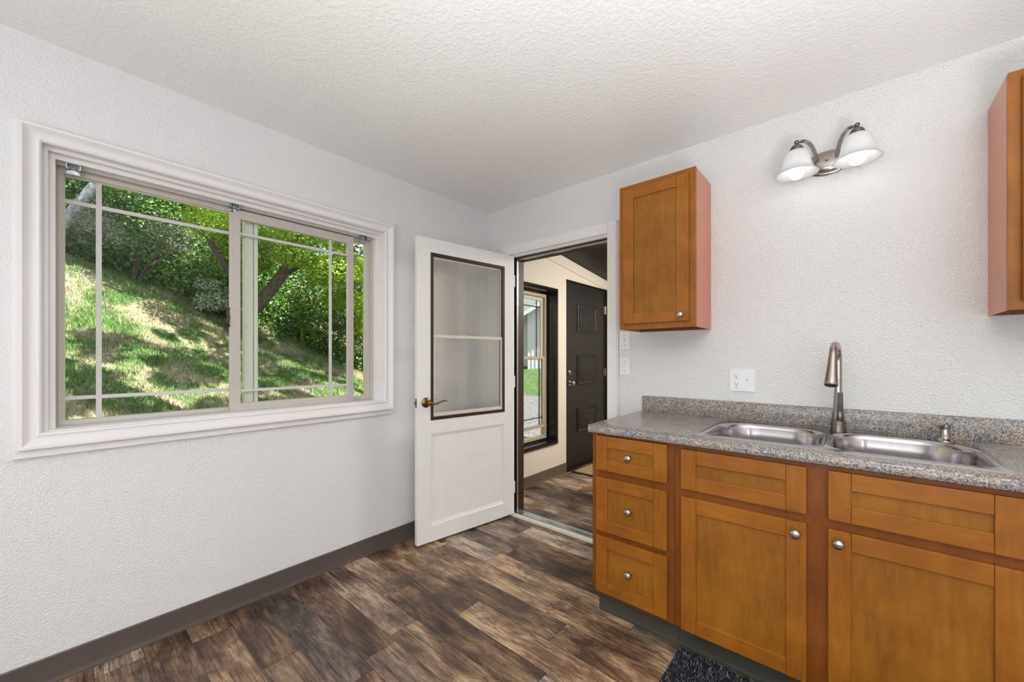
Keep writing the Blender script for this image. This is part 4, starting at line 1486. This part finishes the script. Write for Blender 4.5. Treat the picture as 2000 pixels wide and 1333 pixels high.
for k in range(7):
    a = random.uniform(0, 6.28)
    trunk(g, [(-7.55, .15, z - .05), (-7.5 + .15 * math.cos(a), .15 + .25 * math.sin(a), z + .3), (-7.45 + .2 * math.cos(a), .15 + .5 * math.sin(a), z + .6)], .012, .005, 6)
obj('stems', g, M['bark'], wb)
foliage('foliage', [(-7.4 + random.uniform(-.2, .2), .1 + random.uniform(-.55, .5), z + random.uniform(.25, .75)) for k in range(12)], [random.uniform(.2, .32) for k in range(12)], 6000, (.02, .042), M['leaf_pale'], wb, .6, .3)

# tree crowns standing out of view, that dapple the slope
for k, (x, y, zz) in enumerate(((-1.2, .6, 6.3), (-2.6, 1.9, 6.8), (-.6, -1.0, 6.2))):
    tr_ = root('shade_tree', (x, y + 1.0, hillz(x, y + 1.0)), 'tall tree above the view casting dappled shade on the slope', 'tree', 'shade trees above the slope')
    g = G()
    trunk(g, [(x, y + 1.0, hillz(x, y + 1.0) - .2), (x + .1, y + .9, 3.0), (x, y + .2, 6.5)], .16, .06)
    obj('trunk', g, M['bark'], tr_, 60)
    cc = [(x + random.uniform(-1.6, 1.6), y + random.uniform(-1.5, 1.5), zz + random.uniform(-.5, 1.0)) for _ in range(34)]
    foliage('foliage', cc, [random.uniform(.16, .38) for _ in cc], 4200, (.05, .09), M['leaf'], tr_, .6, .3)

# tree beyond the outbuilding
ft = root('far_tree', (-19.5, 29.0, 1.5), 'dark tree showing above the roof of the outbuilding', 'tree')
g = G()
trunk(g, [(-19.5, 29.0, 1.3), (-19.5, 29.0, 5), (-19.4, 29.1, 10)], .25, .08)
obj('trunk', g, M['bark'], ft, 60)
cc = [(-19.5 + random.uniform(-3.2, 3.2), 29.0 + random.uniform(-3, 3), random.uniform(3.5, 10)) for _ in range(40)]
foliage('foliage', cc, [random.uniform(.8, 1.3) for _ in cc], 9000, (.12, .22), M['leaf_dark'], ft, .8, .3)

# neighbouring garage seen through the entry window
gb = root('garage', (-10.1, 13.34, .6), 'white gabled outbuilding with a grey shingle roof beyond the lawn', 'building')
Mg = Matrix(((.7854, -.6206, 0, -10.1), (.6206, .7854, 0, 13.34), (0, 0, 1, 0), (0, 0, 0, 1)))


def rk(x):
    return 3.39 + .6 * (x + .34)


g = G()
g.prism([(z_, x_) for x_, z_ in ((-.12, .3), (5.6, .3), (5.6, rk(2.6)), (2.6, rk(2.6) - .05), (-.12, rk(-.12) - .05))], 1, 0.0, 5.0)
for k in range(15):
    g.box(-.10 + k * .19, -.075 + k * .19, -.02, 0, .3, rk(-.10 + k * .19) - .06)
g.box(-7.0, -.12, 1.3, 1.5, .3, 3.4)
for k in range(18):
    g.box(-7 + k * .38, -6.97 + k * .38, 1.28, 1.3, .3, 3.4)
obj('walls', g.xf(Mg), M['siding'], gb)
g = G().prism([(rk(-.34), -.34), (rk(2.7), 2.7), (rk(2.7) + .12, 2.7), (rk(-.34) + .12, -.34)], 1, -.5, 5.2)
g.prism([(rk(2.7), 2.7), (rk(-.34), 5.8), (rk(-.34) + .12, 5.8), (rk(2.7) + .12, 2.7)], 1, -.5, 5.2)
g.prism([(.85, 3.42), (6.2, 5.5), (6.2, 5.62), (.85, 3.54)], 0, -7.2, 3.0)
obj('roof', g.xf(Mg), M['shingle'], gb)
g = G().prism([(rk(-.36) - .14, -.36), (rk(2.7) - .14, 2.7), (rk(2.7) + .10, 2.7), (rk(-.36) + .10, -.36)], 1, -.54, -.50)
g.box(-7.2, .1, .80, .84, 3.30, 3.50)
obj('fascia', g.xf(Mg), M['fascia'], gb)
g = G().prism([(rk(-.34) - .03, -.34), (rk(2.7) - .03, 2.7), (rk(2.7) - .01, 2.7), (rk(-.34) - .01, -.34)], 1, -.5, 0)
obj('soffit', g.xf(Mg), M['soffit'], gb)
